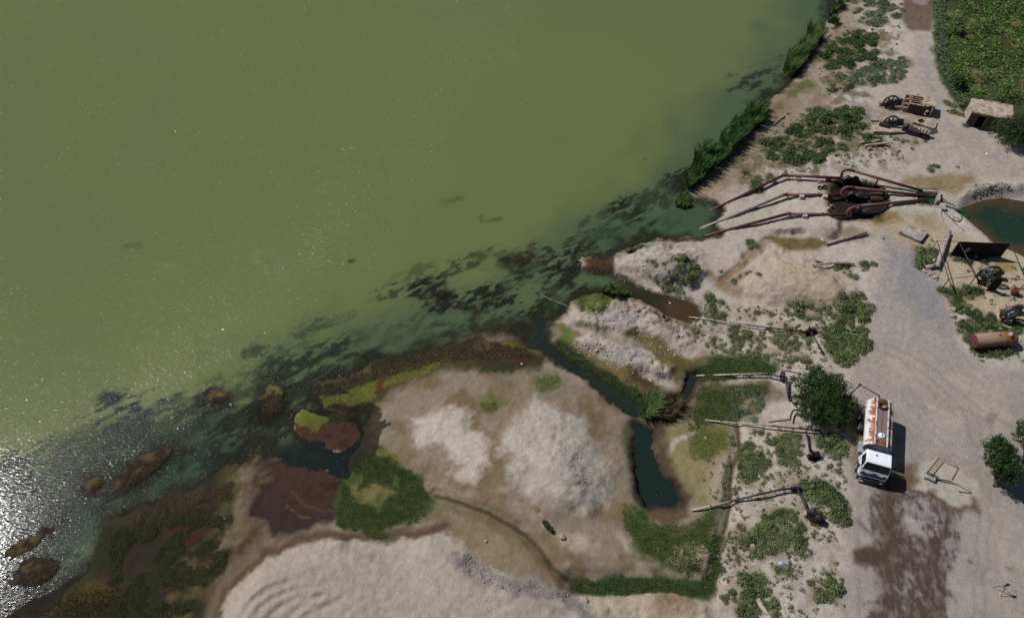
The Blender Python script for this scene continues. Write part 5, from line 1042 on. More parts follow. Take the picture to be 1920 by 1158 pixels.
prof = [(0, 0), (.02, .35), (.09, .7), (.2, .93), (.27, 1.0)] + [(.27 + (X1 - X0 - .54) * i / 8, 1.0) for i in range(1, 9)] + [(X1 - X0 - .22, 1.0)]
tb = MB().lathe(prof, (X0, 0, TZ), (1, 0, 0), 36, True, TA, TB, Vector((0, 1, 0))).build('tank', M['tank'], TK)
MB().lathe([(0, 1.02), (.06, 1.02), (.06, .97), (.02, .94), (.10, .60), (.14, 0)], (X1 - .24, 0, TZ), (1, 0, 0), 36, True, TA, TB, Vector((0, 1, 0))).build('tank_end', M['greypaint'], TK)  # end cap's shaded tone put into its grey-blue colour
for x in (-2.2, -.7, .8): MB().lathe([(-.025, 1.0), (-.025, 1.012), (.025, 1.012), (.025, 1.0)], (x, 0, TZ), (1, 0, 0), 36, True, TA, TB, Vector((0, 1, 0))).build('hoop', M['tank'], tb)
for s in (1, -1):
    MB().box((-.6, s * .52, 3.05), (5.6, .12, .2), bev=.02).build('coaming_rail', M['rail'], TK)
    MB().box((-.6, s * .98, 2.66), (5.5, .02, .06)).build('side_trim', M['tank'], TK)
m, t, ns, ls, b = newmat('walkway_steel'); b.inputs['Base Color'].default_value = (*lin((112,104,110)), 1); b.inputs['Roughness'].default_value = .75; M['walk'] = m
MB().box((-.3, 0, 3.02), (3.6, .9, .03)).build('walkway', M['walk'], TK)
MB().box((2.0 - .25, 0, 3.015), (.9, .9, .03)).build('front_walkway', M['rust'], TK)
h_ = MB().lathe([(0, .30), (.12, .30), (.16, .26), (.18, 0)], (1.05, 0, 3.03), (0, 0, 1), 20).build('hatch', M['white'], TK)
MB().box((1.05, 0, 3.23), (.36, .05, .04)).build('hatch_bar', M['iron'], h_)
d_ = MB().lathe([(0, .42), (.18, .42), (.18, .36), (.05, .35), (.05, 0)], (-2.45, -.02, 3.03), (0, 0, 1), 20).build('manhole', M['black'], TK)
MB().box((-2.4, .05, 3.14), (.22, .3, .1), Matrix.Rotation(.5, 3, 'Z')).build('filler_cap', M['yellow'], d_)
MB().lathe([(0, .36), (.1, .36), (.14, .3), (.16, 0)], (-3.05, .0, 3.0), (0, 0, 1), 18).build('manhole_lid', M['rust'], TK)
MB().lathe([(-.03, .42), (0, .44), (.03, .42), (0, .40), (-.03, .42)], (-3.0, -.62, 3.1), (.2, .5, 1), 18).build('hand_wheel', M['white'], TK)
ld = MB(); pth = [(-3.35, -1.15, 1.0), (-3.5, -1.5, 1.1), (-3.45, -1.55, 1.9), (-3.15, -1.45, 2.3), (-3.0, -1.15, 2.4)]; ld.tube(smooth_path(pth, 4), .025, 6); ld.tube(smooth_path([(p[0] + .5, p[1] + .02, p[2]) for p in pth], 4), .025, 6)
for q in (1.2, 1.55, 1.9): ld.tube([(-3.47, -1.52, q), (-2.97, -1.5, q)], .02, 6)
ld.build('rear_ladder', M['greypaint'], TK)
MB().box((1.5, -1.0, .78), (1.3, .5, .55), bev=.05).build('fuel_tank', M['greypaint'], TK)
MB().box((.5, 1.0, .75), (1.1, .45, .5), bev=.05).build('side_locker', M['navy'], TK)
for s in (1, -1):
    MB().prism([(-.78, -.1), (-.66, .34), (-.3, .56), (.3, .56), (.66, .34), (.78, -.1), (.72, -.1), (.6, .28), (.26, .5), (-.26, .5), (-.6, .28), (-.72, -.1)], (-2.4 + .6, s * .68, .78), (1, 0, 0), (0, 0, 1), (0, s, 0), .5).build('rear_fender', M['black'], TK)
    MB().box((-3.45, s * .95, .85), (.08, .3, .16)).build('tail_lamp', M['red'], TK)
# cab
CAB = [(2.72, .75), (2.72, 2.62), (2.80, 2.80), (3.05, 2.90), (3.95, 2.92), (4.22, 2.84), (4.62, 1.95), (4.74, 1.60), (4.76, .95), (4.3, .8)]
cb = MB(); n = len(CAB); hw = lambda z: 1.20 if z < 1.95 else 1.20 - .13 * min(1, (z - 1.95) / .85) - (.05 if z > 2.85 else 0)
cb.add([(x, -hw(z), z) for x, z in CAB] + [(x, hw(z), z) for x, z in CAB], [list(range(n)), [n + i for i in range(n)][::-1]] + [[i, n + i, n + (i + 1) % n, (i + 1) % n] for i in range(n)])
cab_o = cb.build('cab', M['white'], TK); bm_ = cab_o.modifiers.new('bevel', 'BEVEL'); bm_.width = .06; bm_.segments = 2; bm_.limit_method = 'ANGLE'
def slanted(x0, z0, x1, z1, w0, w1, off): return [(x0 + off, -w0, z0), (x0 + off, w0, z0), (x1 + off, w1, z1), (x1 + off, -w1, z1)]
def slab_quad(q, nrm, th): q = [Vector(v) for v in q]; n_ = Vector(nrm).normalized() * th; return MB().add(q + [v + n_ for v in q], [(3, 2, 1, 0), (4, 5, 6, 7), (0, 1, 5, 4), (1, 2, 6, 5), (2, 3, 7, 6), (3, 0, 4, 7)])
slab_quad(slanted(4.60, 1.99, 4.25, 2.76, 1.10, 1.0, .004), (.9, 0, .4), .012).build('windscreen', M['glass'], TK)
for s in (-.35, .4): MB().tube([(4.63, s, 1.98), (4.50, s + .45, 2.26)], .012, 5).build('wiper', M['black'], TK)
for s in (1, -1):
    q = [(3.15, s * 1.205, 1.95), (4.42, s * 1.205, 1.95), (4.12, s * 1.095, 2.7), (3.2, s * 1.095, 2.7)]
    slab_quad(q, (0, s, .15), .012).build('side_window', M['glass'], TK)
    dr = MB().box((3.72, s * 1.205, 1.5), (1.25, .02, .85)).build('door', M['white'], TK); MB().box((3.25, s * 1.23, 1.65), (.16, .03, .05)).build('door_handle', M['black'], dr)
    MB().prism([(-.62, 0), (-.5, .36), (-.22, .56), (.22, .56), (.5, .36), (.62, 0), (.54, 0), (.42, .3), (.18, .48), (-.18, .48), (-.42, .3), (-.54, 0)], (3.55, s * .92, .72), (1, 0, 0), (0, 0, 1), (0, s, 0), .33).build('front_fender', M['navy'], TK)
    for k in range(3): MB().box((4.12 - .02 * k, s * 1.22, .45 + k * .26), (.42, .18, .04)).build('cab_step', M['navy'], TK)
    ar = MB(); ar.tube([(4.35, s * 1.1, 2.55), (4.55, s * 1.5, 2.45), (4.45, s * 1.5, 1.85), (4.45, s * 1.18, 1.8)], .022, 6); a_o = ar.build('mirror_arm', M['black'], TK)
    MB().box((4.5, s * 1.5, 2.15), (.12, .2, .5), bev=.03).build('mirror', M['black'], a_o)
    MB().box((4.80, s * .88, 1.02), (.06, .42, .2), bev=.02).build('headlight', M['lamp'], TK)
    MB().box((4.0, s * 1.0, 2.925), (.07, .07, .05)).build('roof_lamp', M['yellow'], TK)
MB().box((4.78, 0, 1.38), (.05, 1.5, .32)).build('grille', M['navy'], TK)
MB().box((4.80, 0, 1.70), (.04, .9, .07)).build('grille_bar', M['navy'], TK)
for s in (1, -1): MB().box((4.77, s * .92, 1.52), (.05, .3, .42)).build('corner_panel', M['navy'], TK)
bp_ = MB().box((4.84, 0, .70), (.22, 2.4, .46), bev=.06).build('bumper', M['navy'], TK)
for s in (1, -1): MB().lathe([(0, .1), (.03, .1), (.04, 0)], (4.95, s * .9, .72), (1, 0, 0), 12).build('fog_lamp', M['lamp'], bp_)
em = MB().lathe([(0, .155), (.012, .155), (.014, 0)], (4.755, 0, 1.80), (1, 0, .1), 24, True, 1.55, .62, Vector((0, 1, 0))).build('oval_badge', M['silver'], TK)
MB().lathe([(0, .13), (.02, .13), (.024, 0)], (4.765, 0, 1.80), (1, 0, .1), 24, True, 1.6, .6, Vector((0, 1, 0))).build('badge_field', M['blue'], em)
rm = MB().prism([(-.16, -.06), (-.02, -.05), (0, -.16), (.05, -.04), (.18, -.02), (.08, .04), (.1, .14), (0, .07), (-.1, .12), (-.06, .03)], (3.35, -.25, 2.93), (1, 0, 0), (0, 1, 0), (0, 0, 1), .01).build('roof_mark', M['red'], TK)
MB().box((3.4, .1, 2.922), (.7, .9, .012)).build('roof_panel', M['white'], TK)
ex = MB(); ex.tube([(2.58, .9, .9), (2.58, .9, 2.7)], .07, 8); ex.build('exhaust_stack', M['iron'], TK)
MB().box((2.55, -.65, 1.7), (.3, .5, 1.5), bev=.05).build('air_filter', M['navy'], TK)

# ------------------------------------------------------------------ red intake pipes
def pipe_run(name, label, low, knee, end, elbow, far, rad, supports, col_='red_pipe', posts=()):
    t0 = at(*end[:2]); T = thing(name, label, 'pipe', Vector((t0.x, t0.y, ground(t0.x, t0.y))), 0, 'red water intake pipes')
    L = lambda p: local(T, p)
    a = at(*low); a.z = min(a.z, .25); k = at(*knee); e = at(*end)
    MB().tube([L(a + (a - k).normalized() * 2.5), L(a), L(k)], rad * .95, 12).build('suction_pipe', M[col_], T)
    MB().tube(smooth_path([L(k + (a - k).normalized() * .25), L(k), L(k + (e - k).normalized() * .3)], 3), rad * 1.08, 12).build('knee', M[col_], T)
    MB().tube([L(k + (e - k).normalized() * .2), L(e)], rad, 12).build('bank_pipe', M['red_pipe'], T)
    for q in (k + (e - k).normalized() * .32, k + (e - k) * .6, e):
        d = (e - k).normalized(); MB().lathe([(-.04, rad), (-.04, rad * 1.5), (.04, rad * 1.5), (.04, rad)], L(q), d, 14, False).build('flange', M['red_pipe'], T)
    ee = [at(*p) for p in elbow]; zf = 1.75 + far[2]; f = Vector((*plane(far[0], far[1], zf), zf))
    MB().tube(smooth_path([L(e)] + [L(p) for p in ee], 4), rad * .98, 12).build('elbow', M['dark_pipe' if False else 'red_pipe'], T)
    MB().tube([L(ee[-1]), L(ee[-1] + (f - ee[-1]) * .5), L(f)], rad * .95, 12).build('outlet_pipe', M['red_pipe'], T)
    MB().lathe([(0, rad * .8), (.01, 0)], L(f), (f - ee[-1]), 12).build('dark_mouth_disc', M['black'], T)  # black disc paints the shaded bore onto the closed pipe end
    for (px, py, s) in supports:          # steel legs under the sloping part
        q = a + (k - a) * s; g0 = ground(q.x, q.y); m_ = MB(); m_.box(L((q.x, q.y, (q.z + g0) / 2 - .1)), (.3, .3, max(.3, q.z - g0 + .1))); m_.build('leg', M['black'], T)
    for s in posts:
        q = ee[-1] + (f - ee[-1]) * s; g0 = ground(q.x, q.y); MB().tube([L((q.x, q.y, g0 - .2)), L((q.x, q.y, q.z))], rad * .6, 8).build('post', M['red_pipe'], T)
    return T, a, k, e
R1 = pipe_run('intake_pipe', 'uppermost of the three red intake pipes running from the river up the bank', (1349, 387, .1), (1470, 328, .75), (1577, 334, .7),
         [(1580, 322, 1.5), (1589, 318, 1.9), (1602, 321, 1.8)], (1729, 358, .30), .185, [(0, 0, .28)], posts=(.36,))
R2 = pipe_run('intake_pipe', 'middle red intake pipe, its lower end faded grey where it enters the river', (1338, 419, .1), (1471, 365, .65), (1577, 366, .7),
         [(1580, 356, 1.3), (1589, 351, 1.6), (1602, 352, 1.5)], (1735, 367, .20), .20, [(0, 0, .3), (0, 0, .6)], posts=())
R3 = pipe_run('intake_pipe', 'lowest of the three red intake pipes, nearest the small tan mound', (1346, 436, .1), (1476, 401, .55), (1587, 403, .6),
         [(1592, 393, 1.2), (1600, 389, 1.4), (1614, 386, 1.35)], (1740, 374, .2), .20, [(0, 0, .40)], posts=(.42,))
[c for c in R2[0].children if c.name.startswith('suction_pipe')][0].data.materials[0] = M['pale_pipe']
for (px, py, lab) in ((1496, 337, 'square concrete block under the uppermost red pipe, nearest the knee'), (1550, 336, 'square concrete block under the uppermost red pipe, next to the pump pit'),
                      (1502, 371, 'square concrete block under the middle red pipe, nearest the knee'), (1546, 371, 'square concrete block under the middle red pipe, next to the pump pit'),
                      (1508, 407, 'square concrete block under the lowest red pipe, nearest the knee'), (1564, 409, 'square concrete block under the lowest red pipe, next to the pump pit')):
    p = at(px, py, 0); o = MB().box((0, 0, .22), (.55, .5, .5), bev=.03).build('concrete_block', M['conc_new']); o.location = p; o.rotation_euler = (0, 0, random.uniform(-.15, .15)); tag(o, lab, 'concrete block', 'concrete blocks under the red pipes')
# pump sets in the oily pit
def pump(px, py, rz, label, sheetc=None):
    p = at(px, py); T = thing('water_pump', label, 'pump', p, rz, 'pumps in the oily pit')
    MB().box((0, 0, .12), (2.0, .8, .22), bev=.03).build('base_frame', M['black'], T)
    MB().lathe([(-.2, .0), (-.2, .5), (-.1, .6), (.1, .6), (.2, .5), (.2, 0)], (-.6, 0, .75), (0, 1, 0), 18).build('volute', M['black'], T)
    MB().lathe([(0, 0), (0, .32), (.08, .36), (1.0, .36), (1.08, .3), (1.08, 0)], (-.1, 0, .72), (1, 0, 0), 16).build('motor', M['iron'], T)
    for k in range(5): MB().lathe([(-.02, .36), (-.02, .4), (.02, .4), (.02, .36)], (.1 + k * .17, 0, .72), (1, 0, 0), 16).build('cooling_fin', M['iron'], bpy.data.objects[T.children[-1].name] if False else [c for c in T.children if c.name.startswith('motor')][0])
    MB().lathe([(0, .28), (.06, .28), (.06, 0)], (-.6, 0, 1.35), (0, 0, 1), 14).build('discharge_flange', M['iron'], T)
    MB().box((.55, .05, 1.14), (.3, .25, .16)).build('terminal_box', M['rustbox'], T)
    return T
pump(1592, 345, .2, 'black oily pump under the elbow of the uppermost red pipe')
pump(1600, 375, .05, 'black oily pump between the middle and lowest red pipes')
pump(1612, 404, -.1, 'black oily pump beneath the elbow of the lowest red pipe')
p = at(1640, 372); T = thing('motor_cover', 'rusty curved sheet cover with a black round end in the pump pit', 'machine cover', p, .1)
pts_ = [(.75 * math.cos(a), .62 * math.sin(a)) for a in np.linspace(0, PI, 10)]
MB().prism(pts_ + [(-.68, 0)] + [(.68 * math.cos(a), .55 * math.sin(a)) for a in np.linspace(PI, 0, 10)], (-.9, 0, 0.1), (0, 1, 0), (0, 0, 1), (1, 0, 0), 1.7).build('cover_sheet', M['rustbox'], T)
MB().lathe([(0, 0), (0, .85), (.12, .85), (.12, 0)], (.9, 0, .62), (1, .0, .0), 20).build('round_end', M['black'], T)
MB().tube([(-.9, 0, .1), (-.9, 0, 1.05)], .08, 8).build('stub', M['rust'], T)
for px, py, r_, lab in ((1538, 341, .12, 'short pale pipe offcut lying under the uppermost red pipe'),):
    o = MB().tube([(-.35, -.1, .13), (.35, .25, .13)], r_, 10).build('pipe_offcut', M['clay']); o.location = at(px, py + 2); tag(o, lab, 'pipe')
for px, py, lab in ((1537, 353, 'left of two small black rings on the sand under the uppermost pipe'), (1546, 352, 'right of two small black rings on the sand under the uppermost pipe')):
    o = MB().lathe([(-.1, .22), (-.1, .32), (.1, .32), (.1, .22), (-.1, .22)], (0, 0, .1), (0, 0, 1), 14, False).build('iron_ring', M['black']); o.location = at(px, py); tag(o, lab, 'ring', 'iron rings under the pipe')
o = MB().box((0, 0, .2), (.3, .3, .4), bev=.05).build('white_can', M['conc_new']); o.location = at(1552, 393); tag(o, 'small pale block beside the pit above the lowest red pipe', 'block')
o = MB().tube([(0, 0, 0), (.05, .02, .9)], .09, 8).build('white_bottle', M['greypaint']); o.location = at(1620, 348); tag(o, 'upright pale cylinder on the far side of the pump pit', 'bottle')
# ------------------------------------------------------------------ outfall basin
c1 = Vector((*plane(1716, 384, 1.7), 0)); bz = 1.72; T = thing('outfall_basin', 'concrete outfall basin where the three red pipes empty into the canal', 'basin', Vector((c1.x, c1.y, bz)))
def wall(p0, p1, th, h, z0=0.0, name='wall', mat='conc'):
    a = Vector((*plane(*p0, bz + h + z0), 0)) - T.location; b = Vector((*plane(*p1, bz + h + z0), 0)) - T.location; a.z = b.z = 0; d = b - a; ang = math.atan2(d.y, d.x); c = (a + b) / 2
    MB().box((c.x, c.y, z0 + h / 2 - .5), (d.length, th, h + 1.0), Matrix.Rotation(ang, 3, 'Z')).build(name, M[mat], T)
wall((1716, 357), (1764, 358), .25, .35); wall((1763, 358), (1760, 376), .3, .5); wall((1721, 383), (1768, 388), .22, .15); wall((1767, 368), (1797, 389), .25, .2); wall((1773, 383), (1797, 391), .2, .2)
wall((1768, 380), (1771, 392), .55, .45, name='gate_block'); wall((1717, 357), (1720, 383), .2, .1)
BW = BASINP
sheet('basin_water', BW, bz - .5, lambda A, B: np.tile(alb(40,66,50), (len(A), 1)), still)
# hose and bars beside the basin
def strand(name, px, r, mat, lab, cat, hs=.06, n=5):
    w_ = [at(x, y, hs) for x, y in px]; c = w_[0].copy(); o = MB().tube([p - c for p in smooth_path(w_, n)], r, 6).build(name, M[mat]); o.location = c; return tag(o, lab, cat)
strand('hose', [(1767, 394), (1778, 405), (1786, 411), (1797, 415), (1803, 411), (1803, 404)], .055, 'hose', 'brown hose bent in a loop on the sand beside the canal', 'hose')
strand('cable', [(1786, 411), (1790, 407), (1800, 412), (1796, 415), (1786, 413), (1797, 424), (1808, 434)], .035, 'hose', 'thin brown cable trailing from the hose loop toward the leaning pipe', 'cable')
strand('cable', [(1767, 394), (1765, 402), (1769, 415)], .03, 'hose', 'short thin cable hanging off the basin gate block', 'cable')
# concrete slab on two footings
p = [at(x, y, .45) for x, y in ((1686, 434), (1701, 421), (1741, 434), (1727, 452))]; c = sum(p, Vector()) / 4; gz = ground(c.x, c.y); T = thing('concrete_slab', 'large flat concrete slab propped on the sand between basin and gravel road', 'slab', Vector((c.x, c.y, gz)))
q = [v - T.location for v in p]; top = [Vector((v.x, v.y, v.z)) for v in q]
MB().add(top + [v - Vector((0, 0, .34)) for v in top], [(0, 1, 2, 3), (7, 6, 5, 4)] + [(i, 4 + i, 4 + (i + 1) % 4, (i + 1) % 4) for i in range(4)]).build('slab', M['conc'], T)
for f in (.2, .8): a = q[0] * (1 - f) + q[3] * f; b = q[1] * (1 - f) + q[2] * f; m2 = (a + b) / 2; MB().box((m2.x, m2.y, .1), (.25, .9, .5)).build('footing', M['conc'], T)
# loose pipes
def loose(name, pts, r, mat, lab, hs, collars=()):
    w_ = [at(x, y, h) for (x, y), h in zip(pts, hs)]; c = Vector((w_[0].x, w_[0].y, ground(w_[0].x, w_[0].y))); T = thing(name, lab, 'pipe', c)
    loc = [v - c for v in w_]; MB().tube(loc, r, 12).build('pipe_barrel', M[mat], T)
    d = loc[1] - loc[0]; rr = r if not isinstance(r, list) else r[0]
    for f in collars: MB().lathe([(-.03, rr), (-.03, rr * 1.18), (.03, rr * 1.18), (.03, rr)], loc[0] + (loc[-1] - loc[0]) * f, loc[-1] - loc[0], 12, False).build('collar', M[mat], T)
    MB().lathe([(0, rr * .85), (-.01, 0)], loc[0], loc[-1] - loc[0], 12).build('dark_end_disc', M['inside'], T); return T  # dark disc over the capped end stands for the shaded bore
loose('loose_pipe', [(1549, 457), (1625, 436)], .17, 'clay', 'pale grey pipe lying across the damp hollow below the pump pit', (.25, .4), (.02, .5))
loose('loose_pipe', [(1524, 497), (1560, 493), (1602, 495)], .12, 'clay', 'thin grey pole half buried in the bushes behind the sand mound', (.3, .45, .3))
loose('leaning_pipe', [(1757, 501), (1769, 465), (1781, 434)], [.30, .27, .22], 'pale_pipe', 'thick pale pipe lying from the canal bank down to the rubble pile', (.35, .6, .35), (.02, .45, .82))
loose('loose_pipe', [(1734, 502), (1754, 498)], .26, 'clay', 'short stubby clay pipe beside the foot of the thick leaning pipe', (.25, .3), (.95,))
p = at(1752, 493); o = MB().lathe([(-.18, .24), (-.18, .33), (.18, .33), (.18, .24), (-.18, .24)], (0, 0, .3), (.25, -.6, .7), 16, False).build('pipe_collar', M['clay']); o.location = p; tag(o, 'round open pipe collar standing on the short clay pipe', 'pipe collar')
# stones
def stone_mesh(seed, mat, sub=1):
    rd = random.Random(seed); bm_v = []; phi = (1 + 5 ** .5) / 2
    vs = [Vector(v).normalized() for v in ((-1, phi, 0), (1, phi, 0), (-1, -phi, 0), (1, -phi, 0), (0, -1, phi), (0, 1, phi), (0, -1, -phi), (0, 1, -phi), (phi, 0, -1), (phi, 0, 1), (-phi, 0, -1), (-phi, 0, 1))]
    fs = [(0, 11, 5), (0, 5, 1), (0, 1, 7), (0, 7, 10), (0, 10, 11), (1, 5, 9), (5, 11, 4), (11, 10, 2), (10, 7, 6), (7, 1, 8), (3, 9, 4), (3, 4, 2), (3, 2, 6), (3, 6, 8), (3, 8, 9), (4, 9, 5), (2, 4, 11), (6, 2, 10), (8, 6, 7), (9, 8, 1)]
    sx_, sy_, sz_ = rd.uniform(.7, 1.2), rd.uniform(.6, 1.0), rd.uniform(.4, .75)
    b = MB(); b.add([Vector((v.x * sx_, v.y * sy_, v.z * sz_)) * rd.uniform(.8, 1.15) for v in vs], fs); me = b.mesh('stone'); me.materials.append(mat); return me
SM = [stone_mesh(i, M['stone']) for i in range(6)]
def stone(px, py, r, lab, grp=None, mat=None):
    me = random.choice(SM)
    if mat: me = stone_mesh(random.randint(0, 999), M[mat])
    o = obj('stone', me); o.location = at(px, py, r * .25); o.scale = (r, r, r); o.rotation_euler = (random.uniform(-.2, .2), 0, random.uniform(0, 6)); tag(o, lab, 'stone', grp)
for _ in range(26):
    t = random.random(); stone(1732 + t * 30 + random.gauss(0, 2), 506 + t * 16 + random.gauss(0, 2.5), random.uniform(.18, .38), 'pale stone of the rubble heap at the foot of the thick leaning pipe', 'stones of the rubble heap by the leaning pipe', random.choice(('stone', 'clay', 'mud')))
for px, py, r, lab in ((1788, 580, .4, 'grey stone at the gravel edge below the steel shelter'), (1786, 592, .45, 'tan boulder at the gravel edge, the lower of a pair'), (1617, 506, .35, 'pale boulder in the dark bushes behind the sand mound'), (1351, 507, .35, 'pale boulder in the runnel west of the sand mound'),
                       (1795, 311, .38, 'brown and white boulder on the bare yard above the canal'), (1655, 445, .3, 'pale stone on the sand left of the concrete slab'), (1096, 1128, .5, 'pale angular boulder at the south side of the bottom ditch'), (1054, 1007, .4, 'dark boulder on the dry flat below the lone shrub'),
                       (1196, 581, .45, 'dark boulder on top of the grey ridge'), (1412, 1024, .5, 'flat pale rock in the big thicket'), (1402, 1038, .35, 'grey rock in the big thicket beside the flat pale one'), (1558, 386, .35, 'yellow crumbling rock in the oily pump pit'), (911, 1014, .25, 'small stone west of the narrow drain')):
    stone(px, py, r, lab)
def gravel(name, poly, n, rmin, rmax, label, thr=None, mat='stone', sc=.5):
    p = scatter_px(poly, n, .8, thr, sc, 5); Vs = []; Fs = []; base = [np.array([v.co[:] for v in me.vertices]) for me in SM]; tri = np.array([list(f.vertices) for f in SM[0].polygons])
    r = (RNG.uniform(0, 1, len(p)) ** 7 * (rmax - rmin) + rmin) * .55; a = RNG.uniform(0, 6.28, len(p)); k = RNG.integers(0, 6, len(p))
    B = np.stack(base)[k] * r[:, None, None]; c, s = np.cos(a)[:, None], np.sin(a)[:, None]
    p[:, 2] -= r * .12
    V = np.stack([B[:, :, 0] * c - B[:, :, 1] * s + p[:, 0:1], B[:, :, 0] * s + B[:, :, 1] * c + p[:, 1:2], B[:, :, 2] + p[:, 2:3] + r[:, None] * .15], 2).reshape(-1, 3)
    F = (np.arange(len(p))[:, None, None] * 12 + tri[None]).reshape(-1, 3); me = bpy.data.meshes.new(name); me.vertices.add(len(V)); me.vertices.foreach_set('co', V.ravel())
    me.loops.add(F.size); me.loops.foreach_set('vertex_index', F.ravel().astype(np.int32)); me.polygons.add(len(F)); me.polygons.foreach_set('loop_start', (np.arange(len(F)) * 3).astype(np.int32)); me.polygons.foreach_set('loop_total', np.full(len(F), 3, np.int32)); me.update(); me.materials.append(M[mat])
    stuff(name, me, label, 'gravel')
M['gravel'] = simple('gravel_stone', (150,142,136), .95, c2=(112,106,102), scale=1.2)
M['palegravel'] = simple('pale_gravel_stone', (184,174,162), .95, c2=(140,130,120), scale=1.2)
gravel('gravel', [(985,760),(1065,770),(1112,840),(1140,900),(1110,950),(1050,952),(990,910),(955,850)], 1500, .04, .17, 'loose stones and clods on the round pale gravel mound', mat='palegravel')
gravel('gravel', [(1040,825),(1090,825),(1125,890),(1090,930),(1040,915)], 500, .06, .24, 'coarse stones at the crest of the round pale gravel mound')
gravel('gravel', [(860,1035),(885,1045),(935,1078),(1000,1096),(1070,1118),(1100,1145),(1010,1128),(930,1108),(870,1085)], 1500, .05, .26, 'dark grey clods along the edge of the sand heap', mat='gravel')
gravel('gravel', [(1080,572),(1150,550),(1215,570),(1262,600),(1320,625),(1290,665),(1190,640),(1100,605)], 1500, .05, .28, 'clods and stones on the upper grey ridge', mat='palegravel')
gravel('gravel', [(1075,632),(1165,640),(1215,660),(1255,690),(1262,716),(1175,690),(1085,650)], 1100, .05, .28, 'clods and stones on the lower pale ridge', mat='palegravel')
gravel('gravel', [(1158,490),(1240,462),(1330,475),(1340,520),(1300,550),(1200,530)], 1300, .05, .25, 'stones on the spoil mound by the river', mat='palegravel')
gravel('gravel', [(1360,480),(1500,465),(1600,520),(1590,580),(1420,570)], 700, .04, .16, 'scattered stones on the tan sand mound', mat='palegravel')
gravel('gravel', [(1640,440),(1740,470),(1790,600),(1700,620),(1630,560)], 1500, .04, .11, 'loose gravel spread over the road bend', mat='gravel')
gravel('gravel', [(1380,215),(1560,160),(1700,260),(1680,310),(1500,330),(1320,360)], 900, .04, .18, 'scattered stones on the upper bank', mat='palegravel')
gravel('gravel', [(1800,372),(1830,348),(1920,345),(1920,365),(1850,368)], 400, .08, .35, 'clods on the canal bank', mat='gravel')
gravel('gravel', [(1340,900),(1590,900),(1590,1158),(1400,1158),(1340,1050)], 1100, .03, .14, 'small stones on the sandy strip beside the road', mat='palegravel')
gravel('gravel', [(1800,400),(1815,415),(1870,458),(1862,464),(1800,420)], 260, .06, .18, 'pale pebbles along the canal edge', mat='palegravel')
gravel('gravel', [(700,700),(1000,660),(1180,780),(1180,960),(1330,1060),(1090,1085),(900,1060),(820,930),(700,880)], 1500, .025, .10, 'small stones over the dry flat', mat='gravel')
gravel('gravel', [(1620,880),(1920,900),(1920,1158),(1640,1158)], 700, .02, .07, 'grit on the yard', mat='gravel')
gravel('gravel', [(460,1080),(600,1015),(860,1000),(1060,1110),(1100,1158),(440,1158)], 500, .03, .12, 'clods on the sand heap', mat='palegravel')
# ------------------------------------------------------------------ derelict flywheel engines
def engine(label, px, py, Rw, rz, body=1.7, pulley=True, grp=None, col_='black'):
    p = at(px, py); T = thing('flywheel_engine', label, 'engine', p, rz, grp); zc = Rw * 1.0
    rim = MB().lathe([(-.11, Rw * .86), (-.13, Rw), (.13, Rw), (.11, Rw * .86), (-.11, Rw * .86)], (0, -.55, zc), (0, 1, 0), 40, False).build('flywheel_rim', M[col_], T)
    for k in range(6):
        a = k * PI / 3 + .3; MB().tube([(math.cos(a) * .12, -.55, zc + math.sin(a) * .12), (math.cos(a) * Rw * .9, -.55, zc + math.sin(a) * Rw * .9)], [.09, .06], 6).build('spoke', M[col_], rim)
    MB().lathe([(-.2, 0), (-.2, .2), (.2, .2), (.2, 0)], (0, -.55, zc), (0, 1, 0), 14).build('hub', M['iron'], rim)
    MB().tube([(0, -.95, zc), (0, .5, zc)], .07, 8).build('crankshaft', M['iron'], T)
    MB().box((.25, .1, zc * .34), (.9, .6, zc * .66), bev=.12).build('crankcase', M[col_], T)
    MB().lathe([(0, 0), (0, .34), (.5, .26), (.55, .32), (body - .5, .32), (body - .4, .26), (body - .4, 0)], (.55, .15, zc * .62), (1, 0, 0), 14).build('cylinder_block', M['iron'], T)
    MB().box((body * .75, .1, zc * .3), (.9, .6, zc * .5), bev=.05).build('bed', M[col_], T)
    MB().tube(smooth_path([(1.1, .1, zc * .7), (1.15, .1, zc + .1), (1.4, .25, zc + .2)], 3), .06, 7).build('exhaust', M['rust'], T)
    if pulley: MB().lathe([(0, 0), (0, .36 if pulley == 2 else .2), (.34, .36 if pulley == 2 else .2), (.34, 0)], (0, -.98, zc * .96), (0, 1, 0), 20).build('pulley', M['greypaint'] if pulley == 2 else M['iron'], T)
    return T
engine('upper of two black derelict engines with a six spoked flywheel beside the brick ruin', 1663, 197, 1.03, .0, 1.9, True, 'derelict flywheel engines on the upper bank')
engine('lower of two black derelict engines with a flywheel, behind a pale concrete plinth', 1663, 235, 1.03, .0, 1.9, True, 'derelict flywheel engines on the upper bank')
engine('big flywheel engine with a grey pulley standing inside the steel shelter', 1841, 521, 1.36, .0, 2.0, 2)
engine('rust brown flywheel engine on the sand below the steel shelter, near the rusty tank', 1880, 590, 1.2, .2, 2.0, 2, None, 'iron')
p = at(1655, 196, 0); T = thing('concrete_plinth', 'small pale concrete plinth in front of the upper derelict engine', 'plinth', p); MB().box((-.05, 0, .25), (1.1, .6, .5), bev=.04).build('plinth_block', M['clay'], T); MB().lathe([(0, .2), (.35, .22), (.4, .15), (.42, 0)], (.95, .1, .1), (0, 0, 1), 12).build('plinth_cap', M['conc_new'], T)
p = at(1666, 247, 0); T = thing('concrete_plinth', 'long pale concrete plinth with broken edge below the lower derelict engine', 'plinth', p)
